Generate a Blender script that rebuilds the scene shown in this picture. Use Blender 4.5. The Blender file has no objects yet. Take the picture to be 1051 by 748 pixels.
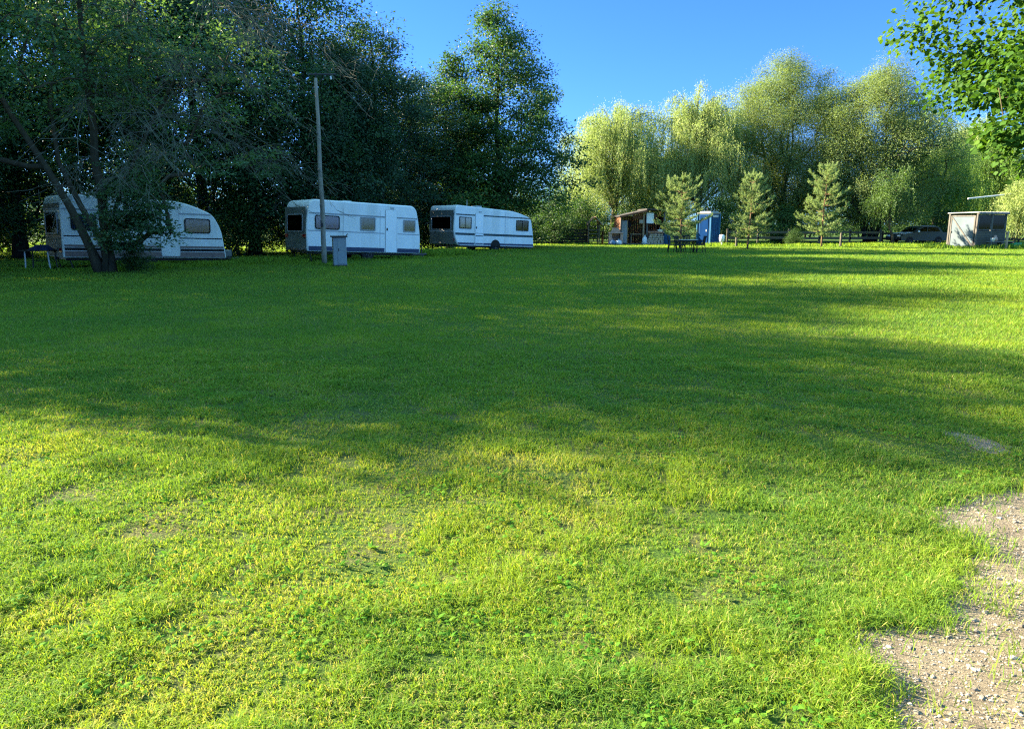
import bpy, math, random
import numpy as np

SEED = 7
R = np.random.default_rng(SEED)
random.seed(SEED)
scene = bpy.context.scene
C = scene.collection
PI = math.pi

# ------------------------------------------------------------------ camera numbers
FPX, CXP, CYP = 759.0, 525.5, 374.0
PITCH = math.radians(10.8)
EYE = 1.6


def at(px, py):
    """ground point seen at photo pixel (px, py)"""
    u, v = (px - CXP) / FPX, (CYP - py) / FPX
    dy = math.cos(PITCH) + v * math.sin(PITCH)
    dz = -math.sin(PITCH) + v * math.cos(PITCH)
    t = EYE / -dz
    return (u * t, dy * t)


def atd(px, D):
    """X of a ground object standing at distance D whose foot is near column px"""
    depth = D * math.cos(PITCH) + EYE * math.sin(PITCH)
    return (px - CXP) / FPX * depth


# ------------------------------------------------------------------ numpy noise
def _hash(ix, iy, s):
    n = (ix.astype(np.int64) * 374761393 + iy.astype(np.int64) * 668265263 + s * 1442695041) & 0x7fffffff
    n = ((n ^ (n >> 13)) * 1274126177) & 0x7fffffff
    return ((n ^ (n >> 16)) & 0xffff) / 65535.0


def vnoise(x, y, scale=1.0, s=0):
    x = np.asarray(x, float) / scale
    y = np.asarray(y, float) / scale
    ix, iy = np.floor(x), np.floor(y)
    fx, fy = x - ix, y - iy
    fx = fx * fx * (3 - 2 * fx)
    fy = fy * fy * (3 - 2 * fy)
    a = _hash(ix, iy, s); b = _hash(ix + 1, iy, s)
    c = _hash(ix, iy + 1, s); d = _hash(ix + 1, iy + 1, s)
    return (a * (1 - fx) + b * fx) * (1 - fy) + (c * (1 - fx) + d * fx) * fy


def fbm(x, y, scale=1.0, s=0, o=3):
    t = 0; a = 1; n = 0
    for k in range(o):
        t = t + a * vnoise(x, y, scale / 2 ** k, s + k * 17); n += a; a *= .5
    return t / n


def gh(x, y):
    """height of the ground"""
    r = np.hypot(x, y)
    return (fbm(x, y, 1.3, 3, 3) - .5) * .07 * np.clip(1.4 - r / 14, 0, 1) + (fbm(x, y, 7, 5, 2) - .5) * .09


# ------------------------------------------------------------------ materials
def newmat(name):
    m = bpy.data.materials.new(name); m.use_nodes = True
    nt = m.node_tree; nt.nodes.clear()
    out = nt.nodes.new('ShaderNodeOutputMaterial')
    return m, nt, out


def N(nt, t, **kw):
    n = nt.nodes.new(t)
    for k, v in kw.items():
        if k.startswith('i_'):
            key = k[2:]
            n.inputs[int(key) if key.isdigit() else key].default_value = v
        else:
            setattr(n, k, v)
    return n


def mixrgb(nt, fac, a, b, mode='MIX'):
    n = nt.nodes.new('ShaderNodeMix'); n.data_type = 'RGBA'; n.blend_type = mode
    for sock, v in ((n.inputs[0], fac), (n.inputs[6], a), (n.inputs[7], b)):
        if hasattr(v, 'is_output'):
            nt.links.new(v, sock)
        else:
            sock.default_value = v if isinstance(v, (int, float)) else (*v, 1)[:4]
    return n.outputs[2]


def ramp(nt, src, stops):
    r = nt.nodes.new('ShaderNodeValToRGB')
    e = r.color_ramp.elements
    while len(e) > 1: e.remove(e[-1])
    for i, (p, c) in enumerate(stops):
        if i == 0:
            e[0].position = p; el = e[0]
        else:
            el = e.new(p)
        el.color = (*c, 1) if len(c) == 3 else c
    nt.links.new(src, r.inputs[0])
    return r.outputs[0]


def surf(name, col, rough=.6, spec=.4, metal=0, var=.25, scale=6, dirt=None, dirt_amt=.5, bump=0, bscale=40, stretch=(1, 1, 1), coat=0):
    """painted / wooden / metal surface with uneven colour and optional dirt"""
    m, nt, out = newmat(name)
    b = N(nt, 'ShaderNodeBsdfPrincipled')
    b.inputs['Roughness'].default_value = rough
    b.inputs['Specular IOR Level'].default_value = spec
    b.inputs['Metallic'].default_value = metal
    b.inputs['Coat Weight'].default_value = coat
    tc = N(nt, 'ShaderNodeTexCoord')
    mp = N(nt, 'ShaderNodeMapping'); mp.inputs['Scale'].default_value = stretch
    nt.links.new(tc.outputs['Object'], mp.inputs[0])
    no = N(nt, 'ShaderNodeTexNoise', i_Scale=scale, i_Detail=6.0, i_Roughness=.6)
    nt.links.new(mp.outputs[0], no.inputs['Vector'])
    lo = tuple(c * (1 - var) for c in col); hi = tuple(min(1, c * (1 + var * .6)) for c in col)
    c = ramp(nt, no.outputs[0], [(.3, lo), (.7, hi)])
    if dirt:
        n2 = N(nt, 'ShaderNodeTexNoise', i_Scale=scale * .45, i_Detail=8.0, i_Roughness=.7)
        nt.links.new(mp.outputs[0], n2.inputs['Vector'])
        f = ramp(nt, n2.outputs[0], [(.45, (0, 0, 0)), (.75, (dirt_amt,) * 3)])
        c = mixrgb(nt, f, c, dirt)
    nt.links.new(c, b.inputs['Base Color'])
    if bump:
        n3 = N(nt, 'ShaderNodeTexNoise', i_Scale=bscale, i_Detail=5.0)
        nt.links.new(mp.outputs[0], n3.inputs['Vector'])
        bp = N(nt, 'ShaderNodeBump', i_Strength=bump, i_Distance=.02)
        nt.links.new(n3.outputs[0], bp.inputs['Height']); nt.links.new(bp.outputs[0], b.inputs['Normal'])
    nt.links.new(b.outputs[0], out.inputs[0])
    return m


def leafmat(name, c0, c1, c2, trans=.4, tcol=(1.25, 1.2, .5), rough=.5, spec=.25):
    m, nt, out = newmat(name)
    a = N(nt, 'ShaderNodeAttribute', attribute_name='tint')
    c = ramp(nt, a.outputs['Fac'], [(0, c0), (.5, c1), (1, c2)])
    b = N(nt, 'ShaderNodeBsdfPrincipled')
    b.inputs['Roughness'].default_value = rough
    b.inputs['Specular IOR Level'].default_value = spec
    nt.links.new(c, b.inputs['Base Color'])
    t = N(nt, 'ShaderNodeBsdfTranslucent')
    tc = mixrgb(nt, 1.0, c, tcol, 'MULTIPLY')
    nt.links.new(tc, t.inputs[0])
    mx = N(nt, 'ShaderNodeMixShader'); mx.inputs[0].default_value = trans
    nt.links.new(b.outputs[0], mx.inputs[1]); nt.links.new(t.outputs[0], mx.inputs[2])
    nt.links.new(mx.outputs[0], out.inputs[0])
    return m


def barkmat(name, col, var=.4):
    return surf(name, col, rough=.95, spec=.1, var=var, scale=7, dirt=tuple(c * .8 + .02 for c in (col[1], col[0], col[2])), dirt_amt=.5,
                bump=.7, bscale=22, stretch=(1, 1, .25))


def glassmat(name, tint=(.75, .8, .85), amount=.93, ior=1.5):
    m, nt, out = newmat(name)
    t = N(nt, 'ShaderNodeBsdfTransparent'); t.inputs[0].default_value = (*tint, 1)
    g = N(nt, 'ShaderNodeBsdfGlossy'); g.inputs['Roughness'].default_value = .06
    fr = N(nt, 'ShaderNodeFresnel', i_IOR=ior)
    mt = N(nt, 'ShaderNodeMath', operation='ADD'); mt.inputs[1].default_value = 1 - amount - .05
    nt.links.new(fr.outputs[0], mt.inputs[0])
    mx = N(nt, 'ShaderNodeMixShader')
    nt.links.new(mt.outputs[0], mx.inputs[0]); nt.links.new(t.outputs[0], mx.inputs[1]); nt.links.new(g.outputs[0], mx.inputs[2])
    nt.links.new(mx.outputs[0], out.inputs[0])
    return m


M = {}
M['caravan_white'] = surf('caravan_white_paint', (.80, .80, .78), .35, .5, var=.08, scale=1.6, dirt=(.40, .41, .33), dirt_amt=.5, stretch=(1.5, 1, .35))
M['caravan_cream'] = surf('caravan_cream_paint', (.72, .73, .66), .4, .5, var=.1, scale=1.6, dirt=(.32, .33, .25), dirt_amt=.55, stretch=(1.5, 1, .35))
M['caravan_shade_grime'] = surf('painted_shade_and_grime', (.14, .15, .135), .6, .3, var=.3, scale=2, dirt=(.07, .08, .06), dirt_amt=.75, stretch=(1, 1, .5))  # dark tone puts the rear ends' shade into the colour, blotched with grime
M['navy_stripe'] = surf('navy_trim', (.025, .04, .09), .45, .4, var=.2)
M['green_stripe'] = surf('dark_green_trim', (.02, .05, .055), .45, .4, var=.2)
M['brown_stripe'] = surf('dusty_brown_trim', (.19, .13, .105), .5, .4, var=.2)
M['black_rubber'] = surf('black_rubber', (.014, .014, .015), .8, .2, var=.3, dirt=(.05, .045, .035))
M['dark_metal'] = surf('dark_metal', (.03, .03, .033), .5, .4, var=.3, dirt=(.09, .05, .03))
M['alu'] = surf('dull_aluminium', (.45, .46, .47), .42, .5, metal=.6, var=.15)
M['grey_strip'] = surf('grey_trim', (.3, .31, .32), .5, .4, var=.15)
M['door_white'] = surf('white_door_paint', (.84, .84, .83), .35, .5, var=.05, scale=1.5, dirt=(.5, .5, .45), dirt_amt=.2)
M['glass'] = glassmat('window_glass')
M['dark_glass'] = glassmat('tinted_window_glass', (.25, .27, .28), .945, 1.22)
M['dark_in'] = surf('dark_interior', (.012, .012, .014), .9, .1, var=.3)
M['curtain_lilac'] = surf('lilac_curtain', (.24, .22, .44), .9, .1, var=.25, scale=5, stretch=(8, 1, .6))
M['curtain_beige'] = surf('beige_curtain', (.36, .33, .22), .9, .1, var=.2, scale=5, stretch=(8, 1, .6))
M['curtain_tan'] = surf('tan_curtain', (.46, .34, .20), .9, .1, var=.2, scale=5, stretch=(8, 1, .6))
M['curtain_grey'] = surf('grey_net_curtain', (.17, .19, .26), .9, .1, var=.3, scale=5, stretch=(8, 1, .6))
M['red_lens'] = surf('red_lamp_lens', (.25, .01, .012), .25, .5, var=.1)
M['old_wood'] = surf('weathered_wood', (.14, .13, .115), .9, .15, var=.45, scale=5, dirt=(.08, .08, .05), bump=.5, bscale=30, stretch=(1, 1, .2))
M['pole_wood'] = surf('silvered_pole_wood', (.30, .27, .22), .9, .15, var=.5, scale=4, dirt=(.12, .10, .07), bump=.5, bscale=30, stretch=(1, 1, .15))
M['fence_wood'] = surf('grey_fence_wood', (.10, .09, .07), .9, .15, var=.4, scale=3, dirt=(.05, .06, .03), bump=.4, stretch=(.3, 1, 1))
M['dark_wood'] = surf('dark_fence_wood', (.045, .036, .028), .9, .15, var=.4, scale=3, dirt=(.02, .03, .015), stretch=(.3, 1, 1))
M['brown_wood'] = surf('red_brown_boards', (.17, .075, .038), .8, .2, var=.4, scale=4, dirt=(.06, .03, .02), bump=.3, stretch=(1, 1, .3))
M['pale_wood'] = surf('pale_timber', (.42, .30, .19), .8, .2, var=.3, scale=4, dirt=(.2, .15, .1), stretch=(1, 1, .3))
M['roof_felt'] = surf('roof_felt', (.06, .055, .055), .9, .2, var=.4, scale=4, dirt=(.06, .07, .03))
M['white_board'] = surf('white_board', (.75, .76, .75), .5, .4, var=.06)
M['locker_grey'] = surf('grey_locker_paint', (.23, .27, .29), .5, .4, var=.2, scale=3, dirt=(.2, .14, .09), dirt_amt=.4, stretch=(1, 1, .4))
M['blue_paint'] = surf('blue_plastic', (.004, .05, .14), .5, .2, var=.15, scale=3, dirt=(.03, .12, .25), dirt_amt=.4)
M['deep_blue'] = surf('deep_blue_plastic', (.002, .028, .11), .7, .03, var=.2, scale=3)
M['light_blue'] = surf('light_blue_plastic', (.02, .13, .26), .45, .4, var=.15, scale=3)
M['grey_plastic'] = surf('grey_plastic', (.45, .47, .47), .5, .4, var=.15)
M['dark_plastic'] = surf('dark_green_plastic', (.012, .014, .014), .7, .2, var=.2)
M['table_top'] = surf('worn_table_top', (.30, .30, .28), .6, .4, var=.3, dirt=(.1, .1, .08))
M['brick'] = None
M['stone'] = surf('grey_stone', (.33, .30, .26), .9, .2, var=.4, scale=9, bump=.5)
M['poly'] = surf('cloudy_plastic_sheet', (.095, .13, .15), .35, .5, var=.2, scale=2, dirt=(.11, .13, .11), dirt_amt=.5)
M['zinc'] = surf('zinc_roof', (.35, .36, .36), .5, .5, metal=.3, var=.3, scale=4, dirt=(.15, .14, .12), bump=.2)
M['green_plastic'] = surf('green_plastic', (.02, .30, .12), .4, .4, var=.15)
M['blue_cloth'] = surf('navy_cloth', (.02, .03, .075), .9, .1, var=.4)
M['pale_steel'] = surf('pale_steel_tube', (.55, .56, .55), .45, .5, var=.2)
M['car_green'] = surf('dark_car_paint', (.03, .038, .034), .3, .4, var=.15)
M['car_glare'] = surf('white_glare_paint', (.78, .79, .8), .25, .5, var=.05, coat=.5)  # white stands in for sun glare on the dark car's bonnet and roof
M['bag_white'] = surf('pale_sack', (.6, .64, .7), .7, .3, var=.3)
M['bag_blue'] = surf('blue_sack', (.12, .2, .32), .7, .3, var=.3)
M['pink_clay'] = surf('pink_clay', (.46, .30, .24), .8, .2, var=.25, scale=5)
M['ceramic'] = surf('ceramic_white', (.78, .79, .76), .3, .5, var=.08)

M['bark_grey'] = barkmat('grey_bark', (.075, .06, .038))
M['bark_willow'] = barkmat('yellowish_bark', (.13, .11, .06))
M['bark_dark'] = barkmat('dark_bark', (.035, .031, .026))
M['bark_pine'] = barkmat('pine_bark', (.20, .12, .07))
M['twig_grey'] = surf('bare_grey_twig', (.125, .125, .09), .9, .15, var=.4)

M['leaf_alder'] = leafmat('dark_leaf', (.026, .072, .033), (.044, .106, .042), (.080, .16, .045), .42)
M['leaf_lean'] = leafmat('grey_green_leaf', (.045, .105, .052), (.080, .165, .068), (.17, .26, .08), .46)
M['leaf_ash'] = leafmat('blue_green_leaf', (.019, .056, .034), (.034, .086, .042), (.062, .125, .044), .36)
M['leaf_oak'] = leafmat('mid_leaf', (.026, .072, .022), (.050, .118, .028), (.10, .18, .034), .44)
M['leaf_willow'] = leafmat('yellow_willow_leaf', (.18, .255, .08), (.275, .345, .11), (.36, .415, .15), .48, (1.05, 1.08, .75))
M['leaf_olive'] = leafmat('olive_willow_leaf', (.115, .175, .055), (.165, .23, .072), (.225, .285, .098), .46)
M['leaf_soft'] = leafmat('soft_green_willow_leaf', (.075, .15, .035), (.13, .235, .05), (.21, .31, .075), .46)
M['leaf_birch'] = leafmat('birch_leaf', (.045, .095, .028), (.08, .15, .04), (.14, .21, .06), .44)
M['leaf_maple'] = leafmat('broad_leaf', (.022, .066, .012), (.055, .130, .016), (.120, .210, .022), .42, rough=.6, spec=.1)
M['leaf_shrub'] = leafmat('shrub_leaf', (.022, .055, .015), (.045, .100, .020), (.10, .16, .03), .4)
M['needle'] = leafmat('pine_needle', (.115, .18, .055), (.21, .29, .10), (.33, .41, .16), .4, (1.1, 1.1, .8))
M['grass'] = leafmat('grass_blade', (.036, .155, .038), (.215, .32, .030), (.42, .37, .13), .45, (1.22, 1.12, .45), rough=.6, spec=.08)
M['weed'] = leafmat('weed_leaf', (.04, .14, .016), (.09, .22, .02), (.16, .28, .03), .4, rough=.7, spec=.04)


def brickmat():
    m, nt, out = newmat('pinkish_brick')
    tc = N(nt, 'ShaderNodeTexCoord')
    sx = N(nt, 'ShaderNodeSeparateXYZ'); nt.links.new(tc.outputs['Object'], sx.inputs[0])
    ad = N(nt, 'ShaderNodeMath', operation='ADD'); nt.links.new(sx.outputs[0], ad.inputs[0]); nt.links.new(sx.outputs[1], ad.inputs[1])
    cb = N(nt, 'ShaderNodeCombineXYZ'); nt.links.new(ad.outputs[0], cb.inputs[0]); nt.links.new(sx.outputs[2], cb.inputs[1])
    br = N(nt, 'ShaderNodeTexBrick', i_Scale=1.0)
    br.inputs['Brick Width'].default_value = .22; br.inputs['Row Height'].default_value = .075; br.inputs['Mortar Size'].default_value = .008
    br.inputs['Color1'].default_value = (.42, .22, .16, 1); br.inputs['Color2'].default_value = (.5, .3, .22, 1); br.inputs['Mortar'].default_value = (.4, .36, .32, 1)
    nt.links.new(cb.outputs[0], br.inputs['Vector'])
    b = N(nt, 'ShaderNodeBsdfPrincipled'); b.inputs['Roughness'].default_value = .9
    nt.links.new(br.outputs[0], b.inputs['Base Color']); nt.links.new(b.outputs[0], out.inputs[0])
    return m


M['brick'] = brickmat()


def groundmat():
    m, nt, out = newmat('lawn_soil')
    tc = N(nt, 'ShaderNodeTexCoord')
    b = N(nt, 'ShaderNodeBsdfPrincipled'); b.inputs['Roughness'].default_value = 1; b.inputs['Specular IOR Level'].default_value = .1
    n1 = N(nt, 'ShaderNodeTexNoise', i_Scale=55.0, i_Detail=5.0, i_Roughness=.7)
    n2 = N(nt, 'ShaderNodeTexNoise', i_Scale=2.2, i_Detail=5.0, i_Roughness=.6)
    for n in (n1, n2): nt.links.new(tc.outputs['Object'], n.inputs['Vector'])
    c1 = ramp(nt, n1.outputs[0], [(.3, (.014, .035, .008)), (.5, (.045, .09, .014)), (.7, (.11, .15, .03))])
    c2 = ramp(nt, n1.outputs[0], [(.3, (.06, .05, .025)), (.7, (.18, .15, .07))])
    f = ramp(nt, n2.outputs[0], [(.44, (0, 0, 0)), (.66, (.7, .7, .7))])
    # far out the lawn reads green only
    sp = N(nt, 'ShaderNodeSeparateXYZ'); nt.links.new(tc.outputs['Object'], sp.inputs[0])
    mr = N(nt, 'ShaderNodeMapRange'); mr.inputs[1].default_value = 7; mr.inputs[2].default_value = 15; mr.inputs[3].default_value = 1; mr.inputs[4].default_value = .12
    nt.links.new(sp.outputs[1], mr.inputs[0])
    mu = N(nt, 'ShaderNodeMath', operation='MULTIPLY'); nt.links.new(f, mu.inputs[0]); nt.links.new(mr.outputs[0], mu.inputs[1])
    c = mixrgb(nt, mu.outputs[0], c1, c2)
    nt.links.new(c, b.inputs['Base Color'])
    bp = N(nt, 'ShaderNodeBump', i_Strength=.8, i_Distance=.03)
    nt.links.new(n1.outputs[0], bp.inputs['Height']); nt.links.new(bp.outputs[0], b.inputs['Normal'])
    nt.links.new(b.outputs[0], out.inputs[0])
    return m


def pathmat():
    m, nt, out = newmat('sandy_gravel')
    tc = N(nt, 'ShaderNodeTexCoord')
    b = N(nt, 'ShaderNodeBsdfPrincipled'); b.inputs['Roughness'].default_value = 1; b.inputs['Specular IOR Level'].default_value = .1
    n1 = N(nt, 'ShaderNodeTexNoise', i_Scale=5.0, i_Detail=8.0, i_Roughness=.7)
    vo = N(nt, 'ShaderNodeTexNoise', i_Scale=38.0, i_Detail=8.0, i_Roughness=.75)
    n2 = N(nt, 'ShaderNodeTexNoise', i_Scale=160.0, i_Detail=3.0)
    for n in (n1, vo, n2): nt.links.new(tc.outputs['Object'], n.inputs['Vector'])
    c1 = ramp(nt, n1.outputs[0], [(.3, (.165, .133, .095)), (.55, (.25, .207, .142)), (.75, (.32, .272, .195))])
    c2 = ramp(nt, n2.outputs[0], [(.3, (.6, .6, .6)), (.7, (1.15, 1.15, 1.15))])
    c = mixrgb(nt, 1.0, c1, c2, 'MULTIPLY')
    nt.links.new(c, b.inputs['Base Color'])
    bp = N(nt, 'ShaderNodeBump', i_Strength=.9, i_Distance=.03)
    nt.links.new(vo.outputs[0], bp.inputs['Height'])
    bp2 = N(nt, 'ShaderNodeBump', i_Strength=.6, i_Distance=.006)
    nt.links.new(n2.outputs[0], bp2.inputs['Height']); nt.links.new(bp.outputs[0], bp2.inputs['Normal'])
    nt.links.new(bp2.outputs[0], b.inputs['Normal'])
    nt.links.new(b.outputs[0], out.inputs[0])
    return m


M['ground'] = groundmat()
M['path'] = pathmat()
m_, nt_, out_ = newmat('pebble')
a_ = N(nt_, 'ShaderNodeAttribute', attribute_name='tint')
b_ = N(nt_, 'ShaderNodeBsdfPrincipled'); b_.inputs['Roughness'].default_value = .85
nt_.links.new(ramp(nt_, a_.outputs['Fac'], [(0, (.10, .085, .07)), (.4, (.23, .185, .14)), (.75, (.31, .26, .20)), (1, (.42, .39, .35))]), b_.inputs['Base Color'])
nt_.links.new(b_.outputs[0], out_.inputs[0])
M['pebble'] = m_


# ------------------------------------------------------------------ mesh helpers
def fast_mesh(name, verts, loops, starts, tint=None, mat=None, smooth=False):
    me = bpy.data.meshes.new(name)
    verts = np.ascontiguousarray(verts, dtype=np.float32).reshape(-1, 3)
    loops = np.ascontiguousarray(loops, dtype=np.int32).ravel()
    starts = np.ascontiguousarray(starts, dtype=np.int32).ravel()
    me.vertices.add(len(verts)); me.vertices.foreach_set('co', verts.ravel())
    me.loops.add(len(loops)); me.loops.foreach_set('vertex_index', loops)
    me.polygons.add(len(starts)); me.polygons.foreach_set('loop_start', starts)
    if smooth:
        me.polygons.foreach_set('use_smooth', np.ones(len(starts), dtype=bool))
    else:
        me.polygons.foreach_set('use_smooth', np.zeros(len(starts), dtype=bool))
    if tint is not None:
        a = me.attributes.new('tint', 'FLOAT', 'POINT')
        a.data.foreach_set('value', np.ascontiguousarray(tint, dtype=np.float32))
    me.update(calc_edges=True)
    if mat: me.materials.append(mat)
    return me


def link(name, me, parent=None):
    o = bpy.data.objects.new(name, me); C.objects.link(o)
    if parent is not None: o.parent = parent
    return o


def tag(o, label=None, cat=None, group=None, kind=None):
    if label: o['label'] = label
    if cat: o['category'] = cat
    if group: o['group'] = group
    if kind: o['kind'] = kind
    return o


def empty(name, loc=(0, 0, 0), rot=(0, 0, 0)):
    o = bpy.data.objects.new(name, None); C.objects.link(o)
    o.location = loc; o.rotation_euler = rot; o.empty_display_size = .2
    return o


class MB:
    def __init__(s):
        s.v = []; s.f = []; s.n = 0

    def add(s, verts, faces):
        b = s.n
        s.v.extend([tuple(map(float, p)) for p in verts]); s.n += len(verts)
        s.f.extend([tuple(i + b for i in f) for f in faces])
        return s

    def box(s, c, d, rz=0, bev=0.0, rx=0, ry=0):
        """box centred on c with full sizes d; small chamfer bev"""
        hx, hy, hz = d[0] / 2, d[1] / 2, d[2] / 2
        b = min(bev, hx * .8, hy * .8, hz * .8)
        pts = []; faces = []
        if b <= 0:
            pts = [(sx * hx, sy * hy, sz * hz) for sx in (-1, 1) for sy in (-1, 1) for sz in (-1, 1)]
            faces = [(0, 1, 3, 2), (4, 6, 7, 5), (0, 4, 5, 1), (2, 3, 7, 6), (0, 2, 6, 4), (1, 5, 7, 3)]
        else:
            idx = {}
            for sx in (-1, 1):
                for sy in (-1, 1):
                    for sz in (-1, 1):
                        for ax in range(3):
                            p = [sx * (hx - b), sy * (hy - b), sz * (hz - b)]
                            p[ax] = (sx * hx, sy * hy, sz * hz)[ax]
                            idx[(sx, sy, sz, ax)] = len(pts); pts.append(tuple(p))
            g = lambda sx, sy, sz, ax: idx[(sx, sy, sz, ax)]
            for s1 in (-1, 1):
                faces.append((g(s1, -1, -1, 0), g(s1, 1, -1, 0), g(s1, 1, 1, 0), g(s1, -1, 1, 0))[::s1])
                faces.append((g(-1, s1, -1, 1), g(-1, s1, 1, 1), g(1, s1, 1, 1), g(1, s1, -1, 1))[::s1])
                faces.append((g(-1, -1, s1, 2), g(1, -1, s1, 2), g(1, 1, s1, 2), g(-1, 1, s1, 2))[::s1])
                for s2 in (-1, 1):
                    faces.append((g(s1, s2, -1, 0), g(s1, s2, 1, 0), g(s1, s2, 1, 1), g(s1, s2, -1, 1)))
                    faces.append((g(s1, -1, s2, 0), g(s1, 1, s2, 0), g(s1, 1, s2, 2), g(s1, -1, s2, 2)))
                    faces.append((g(-1, s1, s2, 1), g(1, s1, s2, 1), g(1, s1, s2, 2), g(-1, s1, s2, 2)))
                    for s3 in (-1, 1):
                        faces.append((g(s1, s2, s3, 0), g(s1, s2, s3, 1), g(s1, s2, s3, 2)))
        P = np.array(pts)
        P = rot3(P, rx, ry, rz) + np.array(c)
        return s.add(P, faces)

    def tube(s, pts, rad, n=6, cap=True):
        pts = np.asarray(pts, float); k = len(pts)
        rad = np.broadcast_to(np.asarray(rad, float), (k,))
        t = np.gradient(pts, axis=0)
        t /= np.linalg.norm(t, axis=1)[:, None] + 1e-9
        up = np.array((0, 0, 1.)) if abs(t[0, 2]) < .9 else np.array((1., 0, 0))
        a = np.cross(t, up); a /= np.linalg.norm(a, axis=1)[:, None] + 1e-9
        b = np.cross(t, a)
        th = np.arange(n) / n * 2 * PI
        V = pts[:, None, :] + rad[:, None, None] * (np.cos(th)[None, :, None] * a[:, None, :] + np.sin(th)[None, :, None] * b[:, None, :])
        F = []
        for i in range(k - 1):
            for j in range(n):
                j2 = (j + 1) % n
                F.append((i * n + j, i * n + j2, (i + 1) * n + j2, (i + 1) * n + j))
        if cap:
            F.append(tuple(range(n))[::-1]); F.append(tuple((k - 1) * n + j for j in range(n)))
        return s.add(V.reshape(-1, 3), F)

    def lathe(s, prof, n=24, axis='z', c=(0, 0, 0)):
        """prof: list of (r, h); closed by tiny end radii"""
        V = []
        for r, h in prof:
            for j in range(n):
                a = j / n * 2 * PI
                p = (r * math.cos(a), r * math.sin(a), h)
                if axis == 'y': p = (p[0], p[2], p[1])
                if axis == 'x': p = (p[2], p[0], p[1])
                V.append((p[0] + c[0], p[1] + c[1], p[2] + c[2]))
        F = []
        k = len(prof)
        for i in range(k - 1):
            for j in range(n):
                j2 = (j + 1) % n
                F.append((i * n + j, i * n + j2, (i + 1) * n + j2, (i + 1) * n + j))
        F.append(tuple(range(n))[::-1]); F.append(tuple((k - 1) * n + j for j in range(n)))
        return s.add(V, F)

    def prism(s, poly, o, u, v, nrm, d0, d1):
        """polygon (a, b) in the frame (o, u, v), extruded along nrm from d0 to d1"""
        o, u, v, nrm = map(np.array, (o, u, v, nrm))
        k = len(poly)
        A = [o + a * u + b * v + d0 * nrm for a, b in poly]
        B = [o + a * u + b * v + d1 * nrm for a, b in poly]
        F = [(i, (i + 1) % k, k + (i + 1) % k, k + i) for i in range(k)]
        F.append(tuple(range(k))[::-1]); F.append(tuple(range(k, 2 * k)))
        return s.add(A + B, F)

    def ring(s, outer, inner, o, u, v, nrm, d0, d1):
        o, u, v, nrm = map(np.array, (o, u, v, nrm))
        k = len(outer)
        V = []
        for poly in (outer, inner):
            for d in (d0, d1):
                V += [o + a * u + b * v + d * nrm for a, b in poly]
        F = []
        for i in range(k):
            j = (i + 1) % k
            F += [(i, j, k + j, k + i), (2 * k + i, 3 * k + i, 3 * k + j, 2 * k + j), (k + i, k + j, 3 * k + j, 3 * k + i), (i, 2 * k + i, 2 * k + j, j)]
        return s.add(V, F)

    def build(s, name, mat, parent=None, smooth=False, fix=True):
        me = bpy.data.meshes.new(name)
        me.from_pydata(s.v, [], s.f)
        if fix:
            import bmesh
            bm = bmesh.new(); bm.from_mesh(me)
            bmesh.ops.recalc_face_normals(bm, faces=bm.faces); bm.to_mesh(me); bm.free()
        if smooth: me.polygons.foreach_set('use_smooth', np.ones(len(me.polygons), dtype=bool))
        me.materials.append(mat)
        return link(name, me, parent)


def rot3(P, rx, ry, rz):
    if rx:
        c, s = math.cos(rx), math.sin(rx); P = P @ np.array(((1, 0, 0), (0, c, s), (0, -s, c)))
    if ry:
        c, s = math.cos(ry), math.sin(ry); P = P @ np.array(((c, 0, -s), (0, 1, 0), (s, 0, c)))
    if rz:
        c, s = math.cos(rz), math.sin(rz); P = P @ np.array(((c, s, 0), (-s, c, 0), (0, 0, 1)))
    return P


def rrect(w, h, r, n=5):
    pts = []
    for cx, cy, a0 in ((w / 2 - r, h / 2 - r, 0), (-w / 2 + r, h / 2 - r, 90), (-w / 2 + r, -h / 2 + r, 180), (w / 2 - r, -h / 2 + r, 270)):
        for i in range(n + 1):
            a = math.radians(a0 + 90 * i / n)
            pts.append((cx + r * math.cos(a), cy + r * math.sin(a)))
    return pts


def round_poly(poly, rads, n=8):
    """round the corners of a polygon"""
    out = []
    k = len(poly)
    for i in range(k):
        p = np.array(poly[i]); a = np.array(poly[i - 1]) - p; b = np.array(poly[(i + 1) % k]) - p
        la, lb = np.linalg.norm(a), np.linalg.norm(b)
        r = min(rads[i], la * .49, lb * .49)
        if r < .005:
            out.append(tuple(p)); continue
        p0, p1 = p + a / la * r, p + b / lb * r
        for j in range(n + 1):
            t = j / n
            q = (1 - t) ** 2 * p0 + 2 * t * (1 - t) * p + t * t * p1
            out.append(tuple(q))
    return out


def unit(a):
    return a / (np.linalg.norm(a, axis=-1, keepdims=True) + 1e-9)


def leaf_arrays(P, A, Nn, L, W, fold=.15):
    """quad leaves: points, axes, normals, lengths, widths -> verts, loops, starts"""
    n = len(P)
    A = unit(A); S = unit(np.cross(A, Nn)); Nn = np.cross(S, A)
    L = L[:, None]; W = W[:, None]
    mid = P + A * L * .45 - Nn * W * fold
    V = np.stack([P, mid + S * W * .5, P + A * L, mid - S * W * .5], axis=1)
    return V.reshape(-1, 3), np.arange(4 * n), np.arange(n) * 4


def leaf_object(name, P, A, Nn, L, W, tint, mat, parent, fold=.15):
    V, lo, st = leaf_arrays(P, A, Nn, L, W, fold)
    me = fast_mesh(name, V, lo, st, np.repeat(np.clip(tint, 0, 1), 4), mat)
    return link(name, me, parent)


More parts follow.
